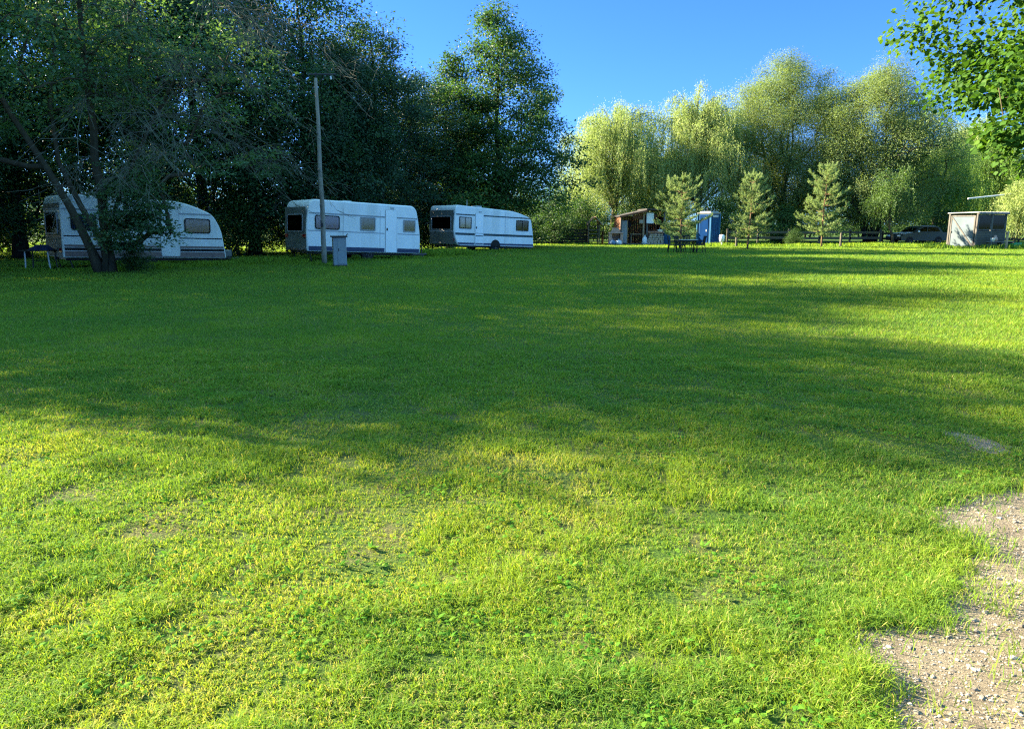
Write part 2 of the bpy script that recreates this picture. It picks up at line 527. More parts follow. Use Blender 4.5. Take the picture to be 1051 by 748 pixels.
# ------------------------------------------------------------------ trees
def grow(rng, trunks, centers, rt, mb, curl=.2, rmin=.010, sides=5, zfree=.3):
    """connect cluster centres to the trunk polylines; adds tubes to mb"""
    nodes = []; par = []
    for tr in trunks:
        prev = -1
        for p in tr:
            nodes.append(np.array(p, float)); par.append(prev); prev = len(nodes) - 1
    nt0 = len(nodes)
    order = np.argsort(np.min(np.linalg.norm(centers[:, None, :2] - np.array(nodes)[None, :, :2], axis=2), axis=1) + .15 * centers[:, 2])
    arr = np.array(nodes)
    paths = []
    first_ok = np.array([p[2] > .8 for p in nodes])
    for ci in order:
        c = centers[ci]
        d = arr - c
        dist = np.linalg.norm(d, axis=1)
        hd = np.linalg.norm(d[:, :2], axis=1)
        cost = dist + 1.6 * np.maximum(0, arr[:, 2] - (c[2] - zfree * hd))
        cost[:nt0][~first_ok] += 5
        k = int(np.argmin(cost))
        a = arr[k]; L = dist[k]
        m1 = a + (c - a) * .35 + rng.normal(0, curl * L * .25, 3) + np.array((0, 0, .06 * L))
        m2 = a + (c - a) * .7 + rng.normal(0, curl * L * .25, 3) + np.array((0, 0, .05 * L))
        b = len(nodes)
        nodes += [m1, m2, c]; par += [k, b, b + 1]
        arr = np.vstack([arr, m1, m2, c])
        paths.append((k, b, b + 1, b + 2))
    cnt = np.zeros(len(nodes)); cnt[nt0:] += .34
    for i in range(len(nodes) - 1, -1, -1):
        if par[i] >= 0: cnt[par[i]] += cnt[i]
    tot = max(cnt[:nt0].max(), 1)
    rad = np.maximum(rmin, rt * .8 * (cnt / tot) ** .48)
    for p in paths:
        r = [min(rad[p[0]] * .85, rad[p[1]] * 1.15)] + [rad[i] for i in p[1:]]
        r[-1] = rmin * .6
        mb.tube([nodes[i] for i in p], r, n=sides, cap=False)


def wobble_line(rng, p0, p1, n, amp):
    t = np.linspace(0, 1, n)[:, None]
    P = np.array(p0) * (1 - t) + np.array(p1) * t
    w = np.cumsum(rng.normal(0, amp, (n, 3)), axis=0); w -= w[0]
    w[:, 2] *= .2
    return P + w * np.minimum(t * 3, 1)


def crown_points(rng, n, z0, z1, prof, ecc=1.0, inner=.42, lob=.3):
    """points through a crown volume with a lumpy outline"""
    out = []
    ph = rng.uniform(0, 6.28, 6)
    while len(out) < n:
        t = rng.uniform(0, 1)
        r = prof(t)
        if rng.uniform() > (r / prof_max(prof)) ** 1.3 + .05: continue
        a = rng.uniform(0, 2 * PI)
        l = 1 + lob * (.6 * math.sin(3 * a + ph[0] + 5 * t) + .5 * math.sin(5 * a + ph[1] - 9 * t) + .4 * math.sin(2 * a + ph[2] + 13 * t))
        f = rng.uniform(0, 1) ** inner
        out.append((r * l * f * math.cos(a) * ecc, r * l * f * math.sin(a), z0 + t * (z1 - z0)))
    return np.array(out)


_pm = {}


def prof_max(p):
    if p not in _pm: _pm[p] = max(p(i / 40) for i in range(41))
    return _pm[p]


def cluster_leaves(rng, centers, per, cr, Ls, asp=.62, flat=.6, droop=.3, ctint=.35, axis_xy=None):
    n = len(centers)
    k = np.maximum(8, rng.normal(per, per * .35, n)).astype(int)
    idx = np.repeat(np.arange(n), k)
    crs = rng.uniform(.65, 1.35, n)[idx] * cr
    off = rng.normal(0, 1, (len(idx), 3)) * np.array((1, 1, flat)) * crs[:, None] * .62
    P = centers[idx] + off * np.minimum(1, 1.25 * crs / (np.linalg.norm(off, axis=1) + 1e-6))[:, None]
    mid = np.array((0, 0, 0)) if axis_xy is None else axis_xy
    outw = unit((P - mid) * np.array((1, 1, 0)))
    A = unit(outw * .5 + unit(off) * .6 + rng.normal(0, .55, P.shape) + np.array((0, 0, -droop)))
    Nn = unit(np.array((0, 0, .6)) + outw * .45 + unit(off) * .6 + rng.normal(0, .30, P.shape))
    L = Ls * rng.uniform(.6, 1.3, len(P))
    tint = (1 - ctint) * rng.beta(2, 2.6, len(P)) + ctint * rng.uniform(0, 1, n)[idx]
    return P, A, Nn, L, L * asp * rng.uniform(.8, 1.2, len(P)), tint


def broadleaf(seed, H, cb, rmax, prof, ncl, per, cr, Ls, tr, leaf, bark, name, lean=(0, 0), trunks=1, asp=.62, flat=.6, droop=.3, lob=.3, inner=.42, ecc=1.0, spread=.25):
    rng = np.random.default_rng(seed)
    root = empty(name)
    T = []
    for i in range(trunks):
        a = i / trunks * 2 * PI + rng.uniform(0, 1)
        sp = spread * rmax * (0 if trunks == 1 else 1)
        T.append(wobble_line(rng, (.25 * math.cos(a) * (trunks > 1), .25 * math.sin(a) * (trunks > 1), -.1),
                             (lean[0] + sp * math.cos(a) * 2, lean[1] + sp * math.sin(a) * 2, H * (.9 if trunks == 1 else rng.uniform(.7, .86))), 14, .09))
    pr = lambda t: rmax * prof(t)
    cen = crown_points(rng, ncl, cb, H, pr, ecc, inner, lob)
    tt = np.clip(cen[:, 2] / H, 0, 1)
    cen[:, 0] += lean[0] * tt; cen[:, 1] += lean[1] * tt
    mb = MB()
    for t in T:
        z = np.linspace(0, 1, len(t))
        r = tr * (1 if trunks == 1 else .7) * (1 - z * .88); r[0] *= 1.45; r[1] *= 1.1
        mb.tube(t, r, n=9)
    grow(rng, T, cen, tr, mb)
    mb.build('trunk', bark, root, smooth=True, fix=False)
    leaf_object('crown', *cluster_leaves(rng, cen, per, cr, Ls, asp, flat, droop), leaf, root)
    return root


def willow(seed, H, rmax, nbr, nst, smin, smax, leaf, bark, name, Ls=.16, Lw=.045, step=.075, tr=.3, top=.25, cb=.5, tuft=.25):
    """weeping crown: arching limbs with curtains of hanging leafy strands"""
    rng = np.random.default_rng(seed)
    root = empty(name)
    T = [wobble_line(rng, (0, 0, -.1), (rng.normal(0, .4), rng.normal(0, .4), H * .8), 12, .1)]
    mb = MB()
    z = np.linspace(0, 1, 12); r = tr * (1 - .8 * z); r[0] *= 1.4
    mb.tube(T[0], r, n=9)
    PS = []; PA = []; TT = []
    for i in range(nbr):
        k = rng.integers(4, 12)
        a = rng.uniform(0, 2 * PI)
        f = (i + .5) / nbr
        reach = rmax * (.25 + .75 * rng.uniform(0, 1) ** .6) * (1 - .42 * f)
        zt = H * (cb + (1 - cb) * f) * rng.uniform(.9, 1.02)
        p0 = T[0][min(k, 11)] * 1.0
        p0 = T[0][int(np.clip(round((.25 + .6 * f) * 11), 3, 11))]
        p2 = np.array((p0[0] + reach * math.cos(a), p0[1] + reach * math.sin(a), zt * .9))
        p1 = p0 * .45 + p2 * .55; p1[2] = zt * 1.04
        tt = np.linspace(0, 1, 7)[:, None]
        br = (1 - tt) ** 2 * p0 + 2 * tt * (1 - tt) * p1 + tt * tt * p2
        br += rng.normal(0, .08, br.shape) * tt
        mb.tube(br[:6], np.linspace(tr * .2, .012, 6), n=5, cap=False)
        ctint = rng.uniform(0, 1)
        lmul = rng.uniform(.6, 1.2)
        for s in range(nst):
            q = rng.uniform(.3, 1.0)
            j = min(int(q * 6), 5); fr = q * 6 - j
            b = br[j] * (1 - fr) + br[j + 1] * fr + rng.normal(0, .28, 3) * np.array((1, 1, .5))
            ln = min(rng.uniform(smin, smax) * lmul, b[2] - rng.uniform(.6, 2.6))
            if ln < .3: continue
            m = max(4, int(ln / step))
            u = np.linspace(0, 1, m)
            o = rng.normal(0, .22, 2) + np.array((math.cos(a), math.sin(a))) * .25
            # strand leaves the limb outwards, then hangs
            P = np.empty((m, 3))
            P[:, 0] = b[0] + o[0] * np.sqrt(u) + rng.normal(0, .035, m)
            P[:, 1] = b[1] + o[1] * np.sqrt(u) + rng.normal(0, .035, m)
            P[:, 2] = b[2] + tuft * np.sin(np.minimum(u * 6, PI)) * rng.uniform(0, 1) - ln * u
            PS.append(P)
            TT.append(np.clip(.55 * rng.uniform(0, 1, m) + .25 * ctint + .2 * rng.uniform(), 0, 1))
        m = 260
        q = rng.uniform(.15, 1, m) * 6; j = np.minimum(q.astype(int), 5); fr = (q - j)[:, None]
        PS.append(br[j] * (1 - fr) + br[j + 1] * fr + rng.normal(0, .24, (m, 3)) + np.array((0, 0, .1)))
        TT.append(np.clip(.6 * rng.uniform(0, 1, m) + .3 * ctint, 0, 1))
    P = np.concatenate(PS); tint = np.concatenate(TT)
    n = len(P)
    A = unit(np.array((0, 0, -1.)) + rng.normal(0, .5, (n, 3)))
    Nn = unit(rng.normal(0, 1, (n, 3)) * np.array((1, 1, .5)) + np.array((0, 0, .3)))
    L = Ls * rng.uniform(.6, 1.3, n)
    mb.build('trunk', bark, root, smooth=True, fix=False)
    leaf_object('crown', P, A, Nn, L, L * Lw / Ls * rng.uniform(.8, 1.3, n), tint, leaf, root, fold=.1)
    return root


def pine(seed, H, rmax, cb, name):
    rng = np.random.default_rng(seed)
    root = empty(name)
    tr = wobble_line(rng, (0, 0, -.05), (rng.normal(0, .1), rng.normal(0, .1), H), 10, .02)
    mb = MB(); mb.tube(tr, np.linspace(.075, .01, 10), n=8)
    PS = []; AS = []; TT = []; LL = []

    def shoot(p, d, ln, dens, nl):
        m = max(4, int(ln * dens))
        u = rng.uniform(0, 1, m)
        P = p + d * (u * ln)[:, None]
        A = unit(d * .9 + unit(rng.normal(0, 1, (m, 3))) * .85)
        PS.append(P); AS.append(A); LL.append(nl * rng.uniform(.7, 1.2, m)); TT.append(np.clip(rng.beta(2, 2, m) * .8 + .2 * rng.uniform(), 0, 1))
    nw = int((H - cb) / .33)
    for w in range(nw + 1):
        z = cb + (H - cb) * (w / (nw + .6)) + rng.normal(0, .05)
        t = (z - cb) / (H - cb)
        R_ = rmax * (min(1, t * 2.6 + .5)) * (1 - t) ** .5 * rng.uniform(.85, 1.15) + .12
        c = np.array((np.interp(z, tr[:, 2], tr[:, 0]), np.interp(z, tr[:, 2], tr[:, 1]), z))
        nb = rng.integers(6, 9)
        for b in range(nb):
            a = rng.uniform(0, 2 * PI)
            el = .15 + .75 * t + rng.normal(0, .12)
            Lb = R_ * rng.uniform(.55, 1.3)
            tip = c + np.array((math.cos(a) * Lb, math.sin(a) * Lb, math.sin(el) * Lb * .7))
            mid = (c + tip) / 2 - np.array((0, 0, .08 * Lb))
            mb.tube([c, mid, tip], [.02, .014, .006], n=4, cap=False)
            d = unit(tip - mid)
            shoot(tip - d * .1, unit(d * .8 + np.array((0, 0, .55))), .36, 190, .12)
            for q in range(int(5 + Lb * 8)):
                f = rng.uniform(.25, 1)
                b0 = c + (tip - c) * f - np.array((0, 0, .08 * Lb * (1 - abs(2 * f - 1))))
                sd = unit(np.array((math.cos(a + rng.choice((-1, 1)) * rng.uniform(.4, 1.2)), math.sin(a + rng.choice((-1, 1)) * rng.uniform(.4, 1.2)), rng.uniform(.2, 1.0))))
                shoot(b0, sd, rng.uniform(.16, .36), 150, .10)
    for k in range(5):
        a = rng.uniform(0, 6.28)
        shoot(tr[-1] - np.array((0, 0, .25)), unit(np.array((math.cos(a) * .35, math.sin(a) * .35, 1))), rng.uniform(.35, .55), 200, .10)
    shoot(tr[-1] - np.array((0, 0, .1)), np.array((0, 0, 1.)), .6, 220, .10)
    P = np.concatenate(PS); A = np.concatenate(AS); n = len(P)
    L = np.concatenate(LL)
    mb.build('trunk', M['bark_pine'], root, smooth=True, fix=False)
    leaf_object('crown', P, A, unit(rng.normal(0, 1, (n, 3))), L, np.full(n, .019), np.concatenate(TT), M['needle'], root, fold=0)
    return root


def copy_thing(root, loc, rz=0, sc=1.0, label=None, group=None, name=None):
    r = root.copy(); C.objects.link(r)
    r.location = loc; r.rotation_euler = (0, 0, rz); r.scale = (sc, sc, sc) if np.isscalar(sc) else sc
    if label: r['label'] = label
    if group: r['group'] = group
    for ch in list(root.children):
        c = ch.copy(); C.objects.link(c); c.parent = r
        for g in list(ch.children):
            d = g.copy(); C.objects.link(d); d.parent = c
    return r


used_proto = set()


def put(proto, X, D, rz=0, sc=1.0, label=None, cat='tree', group=None):
    z = float(gh(np.array([X]), np.array([D]))[0])
    if proto.name not in used_proto:
        used_proto.add(proto.name); o = proto
        o.location = (X, D, z); o.rotation_euler = (0, 0, rz); o.scale = (sc, sc, sc) if np.isscalar(sc) else sc
    else:
        o = copy_thing(proto, (X, D, z), rz, sc)
    tag(o, label, cat, group)
    if group is None and 'group' in o: del o['group']
    return o


def hgt(py, D):
    """height of something seen at row py at distance D"""
    return EYE + D * math.tan(math.atan((CYP - py) / FPX) - PITCH)


P_round = lambda t: max(.05, math.sin(PI * min(1, t * .86 + .12)) ** .7)
P_cone = lambda t: max(.05, (1 - t) ** .75 * min(1, .55 + t * 2.2))
P_dome = lambda t: max(.06, (1 - t ** 2.2) ** .6 * (.75 + .25 * min(1, t * 4)))

P_oak = lambda t: max(.08, (1 - t ** 1.35) ** .8 * (.8 + .2 * min(1, t * 4)))
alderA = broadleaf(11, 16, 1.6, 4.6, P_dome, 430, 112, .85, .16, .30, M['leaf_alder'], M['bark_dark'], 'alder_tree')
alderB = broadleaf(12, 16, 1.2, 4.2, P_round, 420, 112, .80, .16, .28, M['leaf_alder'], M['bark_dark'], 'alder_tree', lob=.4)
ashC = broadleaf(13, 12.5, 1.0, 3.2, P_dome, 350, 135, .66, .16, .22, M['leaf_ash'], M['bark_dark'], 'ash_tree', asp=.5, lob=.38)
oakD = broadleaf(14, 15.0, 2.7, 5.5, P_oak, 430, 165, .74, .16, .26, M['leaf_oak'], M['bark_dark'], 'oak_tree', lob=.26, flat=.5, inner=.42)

G_DARK = 'dark trees in the row behind the caravans'
dark = [  # px, D, proto, scale, rz, label
    (-70, 33, alderA, 1.0, .4, 'dark leafy tree at the outer end of the row, past the brown banded caravan'),
    (22, 35, alderB, 1.03, 1.9, 'dark tree right behind the dark rear end of the brown banded caravan'),
    (85, 38.5, alderA, 1.05, 2.6, 'tall dark tree behind the two slanted trunks'),
    (150, 36, alderB, 1.02, 4.0, 'dark tree behind the door of the brown banded caravan'),
    (212, 39, alderA, 1.04, 5.2, 'tall dark tree behind the slanted nose of the brown banded caravan'),
    (262, 38, alderB, 1.0, .9, 'dark tree filling the gap between the first two caravans'),
    (322, 40, alderA, .93, 3.5, 'dark tree behind the wooden pole and lilac curtained window'),
]
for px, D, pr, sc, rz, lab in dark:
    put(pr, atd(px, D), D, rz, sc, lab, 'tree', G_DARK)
put(ashC, atd(383, 42), 42, .3, 1.02, 'slim dark blue-green tree behind the middle caravan with sky on its right', 'tree')
put(ashC, atd(352, 39.5), 39.5, 2.3, .86, 'shorter dark blue-green tree just right of the wooden pole', 'tree')
put(ashC, atd(425, 46), 46, 4.4, (1.05, 1.05, .86), 'low dark tree behind the gap between the middle and far caravans', 'tree')
put(alderB, atd(372, 45), 45, 2.2, .64, 'dark tree peeping out between the two slim blue-green trees', 'tree')
put(oakD, atd(513, 48.5), 48.5, 1.2, 1.0, 'tallest green pointed tree standing alone behind the far caravan', 'tree')
put(oakD, atd(462, 49), 49, 3.9, (.75, .75, .76), 'smaller green tree leaning on the flank of the tallest pointed tree', 'tree')

# trees standing to the left of the view, whose shade lies on the lawn
SHADE = [(-29, 18.9, 1.02, 4.0), (-20.5, 16.0, .97, .6), (-31, 31, 1.04, 2.0), (-24.5, 24, 1.0, 1.0), (-26, 9.5, .7, 5.0), (-23.4, 19.9, .96, 3.0), (-33, 37, 1.1, .7), (-27, 27.5, 1.12, 4.6), (-33, 21.5, 1.1, 2.2)]
for i, (X, D, sc, rz) in enumerate(SHADE):
    put((alderB, alderA)[i % 2], X, D, rz, sc, 'dark tree standing past the near end of the caravan row', 'tree', 'trees past the near end of the row')

# ------------------------------------------------------------------ leaning tree in front of the first caravan
def leaning_tree():
    rng = np.random.default_rng(21)
    D = 24.6; X = atd(108, D)
    root = empty('leaning_tree', (X, D, -.02))
    px = D / FPX
    T1 = wobble_line(rng, (.12, .1, -.1), (-.25, .2, 12.0), 14, .05)
    T2 = np.array([(-.1, 0, -.1), (-.36, -.05, .8), (-.85, -.1, 2.1), (-1.45, -.2, 3.4), (-2.3, -.3, 5.0), (-3.2, -.2, 6.8), (-3.6, 0, 8.6), (-3.8, .2, 10.2)])
    T3 = np.array([(.0, .25, -.1), (-.12, .3, .9), (-.75, .3, 2.2), (-1.35, .35, 3.6), (-1.5, .5, 5.4), (-1.3, .8, 7.4), (-1.2, 1.2, 9.4)])
    T4 = np.array([(.05, -.1, -.1), (.25, -.2, 1.2), (1.0, -.1, 3.0), (2.0, .2, 5.0), (3.0, .5, 6.8), (3.9, .8, 8.4)])
    mb = MB()
    for t, r0 in ((T1, .17), (T2, .155), (T3, .12), (T4, .08)):
        z = np.linspace(0, 1, len(t)); r = r0 * (1 - .8 * z); r[0] *= 1.5
        mb.tube(t, r, n=9)
    cen = crown_points(rng, 250, 5.0, 13.0, lambda t: 5.6 * P_dome(t), 1.0, .5, .35) + np.array((-1.0, .8, 0))
    low = []
    for k in range(84):   # leafy sprays hanging low beside the trunks, over the caravan door
        low.append((rng.uniform(.25, 2.2), rng.uniform(-.9, .3), rng.uniform(.8, 3.0)))
    for k in range(70):   # thin leafy ends among the bare twigs
        low.append((rng.uniform(.3, 5.6), rng.uniform(-1.5, 2.5), rng.uniform(3.0, 7.5)))
    for k in range(26):   # low sprays at far side
        low.append((rng.uniform(-4.6, -2.4), rng.uniform(-1.0, .6), rng.uniform(3.6, 5.6)))
    low = np.array(low)
    allc = np.vstack([cen, low])
    grow(rng, [T1, T2, T3, T4], allc, .2, mb, zfree=.1)
    mb.build('trunk', M['bark_grey'], root, smooth=True, fix=False)
    a = cluster_leaves(rng, cen, 92, .75, .15, .6, .6)
    b = cluster_leaves(rng, low, 85, .42, .12, .5, .25, .1)
    arrs = [np.concatenate([p, q]) for p, q in zip(a, b)]
    leaf_object('crown', *arrs, M['leaf_lean'], root)
    # bare arching twigs on the caravan-nose side
    tw = MB()
    for i in range(40):
        tr = (T1, T4)[i % 2]
        p0 = tr[rng.integers(len(tr) // 3, len(tr))]
        a = rng.uniform(-1.5, .75)
        reach = rng.uniform(1.8, 5.2)
        p2 = p0 + np.array((math.cos(a) * reach, math.sin(a) * reach * .7, -rng.uniform(.2, .62) * reach))
        if p2[2] < 2.2: p2[2] = rng.uniform(2.2, 3.6)
        p1 = (p0 + p2) / 2 + np.array((0, 0, .28 * reach))
        tt = np.linspace(0, 1, 8)[:, None]
        br = (1 - tt) ** 2 * p0 + 2 * tt * (1 - tt) * p1 + tt * tt * p2 + np.cumsum(rng.normal(0, .07, (8, 3)), axis=0) * tt
        tw.tube(br, np.linspace(.019, .006, 8), n=4, cap=False)
        for s in range(9):
            j = rng.integers(2, 8); q0 = br[j]
            aa = a + rng.normal(0, .7); l2 = rng.uniform(.5, 1.7)
            q2 = q0 + np.array((math.cos(aa) * l2, math.sin(aa) * l2, rng.uniform(-1.1, .3) * l2))
            q1 = (q0 + q2) / 2 + np.array((0, 0, .12 * l2)) + rng.normal(0, .06, 3)
            tw.tube([q0, q1, q2], [.009, .007, .005], n=3, cap=False)
            for w in range(6):
                f = rng.uniform(.2, 1); e0 = q0 + (q2 - q0) * f
                l3 = rng.uniform(.2, .7)
                tw.tube([e0, e0 + np.array((math.cos(aa + rng.normal(0, 1)), math.sin(aa + rng.normal(0, 1)), rng.uniform(-1.3, -.1))) * l3], [.0065, .004], n=3, cap=False)
    tw.build('bare_twigs', M['twig_grey'], root, fix=False)
    tag(root, 'grey tree with slanted trunks and bare drooping twigs in front of the brown banded caravan', 'tree')


leaning_tree()

# ------------------------------------------------------------------ far trees
w1 = willow(31, 12.2, 6.7, 130, 27, .5, 3.6, M['leaf_willow'], M['bark_willow'], 'weeping_willow')
w2 = willow(32, 13.4, 6.3, 130, 27, .5, 3.6, M['leaf_willow'], M['bark_willow'], 'weeping_willow', cb=.45)
put(w1, atd(628, 66), 66, .4, 1.0, 'pale yellow weeping willow behind the ladder playhouse', 'tree')
put(w2, atd(718, 65), 65, 1.4, 1.0, 'taller pale yellow weeping willow behind the blue cabin', 'tree')
put(w1, atd(676, 70), 70, 3.0, (.8, .8, .74), 'lower weeping willow filling the gap behind the open hut', 'tree')
o1 = broadleaf(41, 15.6, 1.8, 5.6, P_round, 680, 380, .85, .125, .30, M['leaf_olive'], M['bark_dark'], 'olive_willow', trunks=3, asp=.42, flat=.85, droop=.5, lob=.22)
o2 = broadleaf(42, 13.8, 1.8, 5.4, P_round, 660, 370, .85, .125, .30, M['leaf_olive'], M['bark_dark'], 'olive_willow', trunks=4, asp=.44, flat=.8, droop=.4, lob=.25, spread=.3)
put(o1, atd(797, 67), 67, 0, 1.0, 'tallest olive green bushy tree behind the young pines', 'tree')
put(o2, atd(893, 62), 62, 1.0, 1.0, 'darker spreading olive tree with several stems behind the rail fence', 'tree')
w3 = willow(33, 10.5, 4.6, 66, 30, 1.5, 4.2, M['leaf_soft'], M['bark_dark'], 'weeping_willow', Ls=.15)
put(w3, atd(955, 68), 68, 0, (1.05, 1.05, .9), 'soft green weeping tree behind the parked car', 'tree')
put(w3, atd(1012, 72), 72, 2.0, (1.1, 1.1, 1.0), 'soft green weeping tree behind the grey shed roof', 'tree')
put(w3, atd(1075, 70), 70, 4.0, 1.05, 'soft green weeping tree at the far corner past the grey shed', 'tree')
put(w2, atd(988, 80), 80, 4.4, (1, 1, .98), 'pale tall willow far behind the grey shed, half hidden by broad leaves', 'tree')
w4 = willow(34, 4.9, 2.2, 40, 26, .8, 3.2, M['leaf_willow'], M['bark_willow'], 'weeping_mulberry', Ls=.13, Lw=.05, tr=.11, cb=.55)
put(w4, atd(1040, 53), 53, 0, 1.0, 'small umbrella shaped weeping tree beside the grey shed', 'tree')
birch = willow(35, 5.8, 2.3, 30, 13, .4, 2.0, M['leaf_birch'], M['bark_grey'], 'birch_tree', Ls=.10, Lw=.06, tr=.09, cb=.4)
put(birch, atd(916, 56), 56, 0, 1.0, 'slender light green tree at the fence left of the parked car', 'tree')

pA = pine(51, 4.8, 1.5, .75, 'young_pine'); pB = pine(52, 5.4, 1.7, .8, 'young_pine'); pC = pine(57, 4.3, 1.75, .7, 'young_pine')
put(pC, atd(698, 49), 49, 0, (.98, .98, 1.0), 'bushy low young pine behind the dark garden chairs', 'tree', None)
put(pA, atd(767, 47), 47, 2.2, (.82, .82, .92), 'silvery young pine right of the blue cabin', 'tree', None)
put(pB, atd(843, 51), 51, 0, (.9, .9, .97), 'tallest silvery young pine in front of the rail fence', 'tree', None)

# near broad-leaved tree at the right edge
def maple():
    rng = np.random.default_rng(61)
    X0, D0 = 15.7, 14.6
    root = empty('broadleaf_tree', (X0, D0, 0))
    T = [wobble_line(rng, (0, 0, -.1), (-.6, .2, 9.6), 14, .06)]
    mb = MB(); z = np.linspace(0, 1, 14); r = .24 * (1 - .85 * z); r[0] *= 1.4
    mb.tube(T[0], r, n=10)
    pts = crown_points(rng, 780, 2.4, 10.8, lambda t: 6.2 * max(.1, math.sin(PI * (t * .7 + .20))), 1.0, .55, .28)
    grow(rng, T, pts, .22, mb, zfree=.2)
    mb.build('trunk', M['bark_grey'], root, smooth=True, fix=False)
    P, A, Nn, L, W, tint = cluster_leaves(rng, pts, 250, .64, .115, .9, .6, .35)
    # lobed leaf: six points round a broad outline
    A = unit(A); S = unit(np.cross(A, Nn)); Nn = np.cross(S, A)
    out = [(0, 0, 0), (.18, .42, -.06), (.52, .5, -.10), (.72, .3, -.06), (1, 0, -.16), (.72, -.3, -.06), (.52, -.5, -.10), (.18, -.42, -.06)]
    V = np.stack([P + A * (a * L)[:, None] + S * (b * W)[:, None] + Nn * (c * L)[:, None] for a, b, c in out], axis=1)
    n = len(P)
    base = (np.arange(n) * 8)[:, None]
    lo = np.concatenate([base + np.array((0, 1, 2, 3, 4)), base + np.array((0, 4, 5, 6, 7))], axis=1)
    me = fast_mesh('crown', V.reshape(-1, 3), lo, np.arange(2 * n) * 5, np.repeat(tint, 8), M['leaf_maple'])
    link('crown', me, root)
    tag(root, 'near broad leaved tree reaching into the upper right corner', 'tree')


maple()

# shrubs
shA = broadleaf(71, 3.6, .2, 2.0, P_dome, 120, 75, .5, .13, .07, M['leaf_shrub'], M['bark_dark'], 'shrub', trunks=3, spread=.2)
shB = broadleaf(72, 6.0, .3, 3.2, P_dome, 190, 85, .7, .16, .10, M['leaf_oak'], M['bark_dark'], 'shrub', trunks=3, spread=.2)
for X, D, rz, sc, lab, pr in [
    (atd(570, 58), 58, 0, 1.0, 'dark shrub behind the board fence right of the far caravan', shA),
    (atd(600, 60), 60, 1, 1.05, 'dark shrub behind the ladder playhouse', shA),
    (atd(655, 63), 63, 2, 1.1, 'dark shrub behind the open hut', shA),
    (atd(735, 61), 61, 3, 1.0, 'dark shrub behind the blue cabin', shA),
    (atd(805, 60), 60, 4, .85, 'dark shrub behind the fence between two pines', shA),
    (atd(815, 55), 55, 5, .34, 'small round bush at the rail fence between two pines', shA),
    (atd(965, 62), 62, 4, .8, 'leafy shrub behind the parked car', shA),
]:
    put(pr, X, D, rz, sc, lab, 'shrub', None)
for X, D, rz, sc, lab in [(atd(577, 70), 70, .5, 1.0, 'light green shrub between the tallest pointed tree and the first willow'),
                           (atd(935, 76), 76, 2.0, 1.1, 'green shrub far behind the slender birch like tree'), (atd(968, 75), 75, 3.0, 1.0, 'green shrub far behind the parked car')]:
    put(shB, X, D, rz, sc, lab, 'shrub', None)
for i, X in enumerate((-62, -53, -45, -37, -29, -21, -13.5, -6, 1.5, 9, 17, 25, 33, 41, 49, 57, 66)):
    put(shB, X, 80 + (i * 37 % 11), i * 1.3, (1.25, 1.25, 1.0 + (i * 5 % 4) * .12), 'far green shrub closing the view behind the trees', 'shrub', 'far shrubs behind the trees')
for px, D, sc, lab in [(-15, 37, 1.0, 'dark undergrowth bush behind the left end of the brown banded caravan'),
                       (247, 37, .85, 'dark undergrowth bush in the gap between the brown banded and middle caravans'),
                       (300, 41, .9, 'dark undergrowth bush behind the rear of the middle caravan'),
                       (8, 41, 1.1, 'dark undergrowth bush behind the low dark table'), (196, 42, 1.1, 'dark undergrowth bush behind the nose of the brown banded caravan'),
                       (140, 25.0, .26, 'little leafy bush at the foot of the slanted trunks'),
                       (440, 45, .8, 'dark undergrowth bush in the gap behind the middle caravan nose'),
                       (500, 52, 1.0, 'dark undergrowth bush behind the roof of the far caravan'), (535, 53, .95, 'dark undergrowth bush behind the nose of the far caravan')]:
    put(shA, atd(px, D), D, px, sc, lab, 'shrub', None)

# ------------------------------------------------------------------ ground, path, grass
def polar_ground():
    na = 288
    rr = np.concatenate([[0.01], np.geomspace(.4, 900, 150)])
    a = np.arange(na) / na * 2 * PI
    X = rr[:, None] * np.sin(a)[None]; Y = rr[:, None] * np.cos(a)[None]
    Z = gh(X, Y)
    V = np.stack([X, Y, Z], axis=2).reshape(-1, 3)
    nr = len(rr)
    i = np.arange(nr - 1)[:, None]; j = np.arange(na)[None]
    q = np.stack([i * na + j, i * na + (j + 1) % na, (i + 1) * na + (j + 1) % na, (i + 1) * na + j], axis=2).reshape(-1, 4)[:, ::-1]
    me = fast_mesh('ground', V, q, np.arange(len(q)) * 4, None, M['ground'], True)
    tag(link('ground', me), kind='structure', label='mown green lawn of the campsite')


polar_ground()

path_px = [(1051, 504), (1000, 509), (966, 520), (980, 542), (998, 560), (1004, 576), (985, 602), (945, 630), (895, 654), (862, 668), (880, 690), (893, 715), (900, 748)]
PATH = [at(*p) for p in path_px] + [(1.12, 2.0), (1.2, 1.2), (1.0, -4), (9, -4), (9, 4.6), (4.4, 4.35)]
PATH = np.array(PATH)


def in_poly(x, y, poly):
    ins = np.zeros(x.shape, bool)
    k = len(poly)
    for i in range(k):
        x1, y1 = poly[i]; x2, y2 = poly[(i + 1) % k]
        if y1 == y2: continue
        c = ((y1 > y) != (y2 > y)) & (x < (x2 - x1) * (y - y1) / (y2 - y1) + x1)
        ins ^= c
    return ins


bx_, by_ = at(1003, 453)


def path_mask(x, y):
    wx = x + (fbm(x, y, .35, 40, 3) - .5) * .34
    wy = y + (fbm(x, y, .35, 60, 3) - .5) * .34
    m = in_poly(wx, wy, PATH)
    m |= ((wx - bx_) / .14) ** 2 + ((wy - by_) / .24) ** 2 < 1
    return m


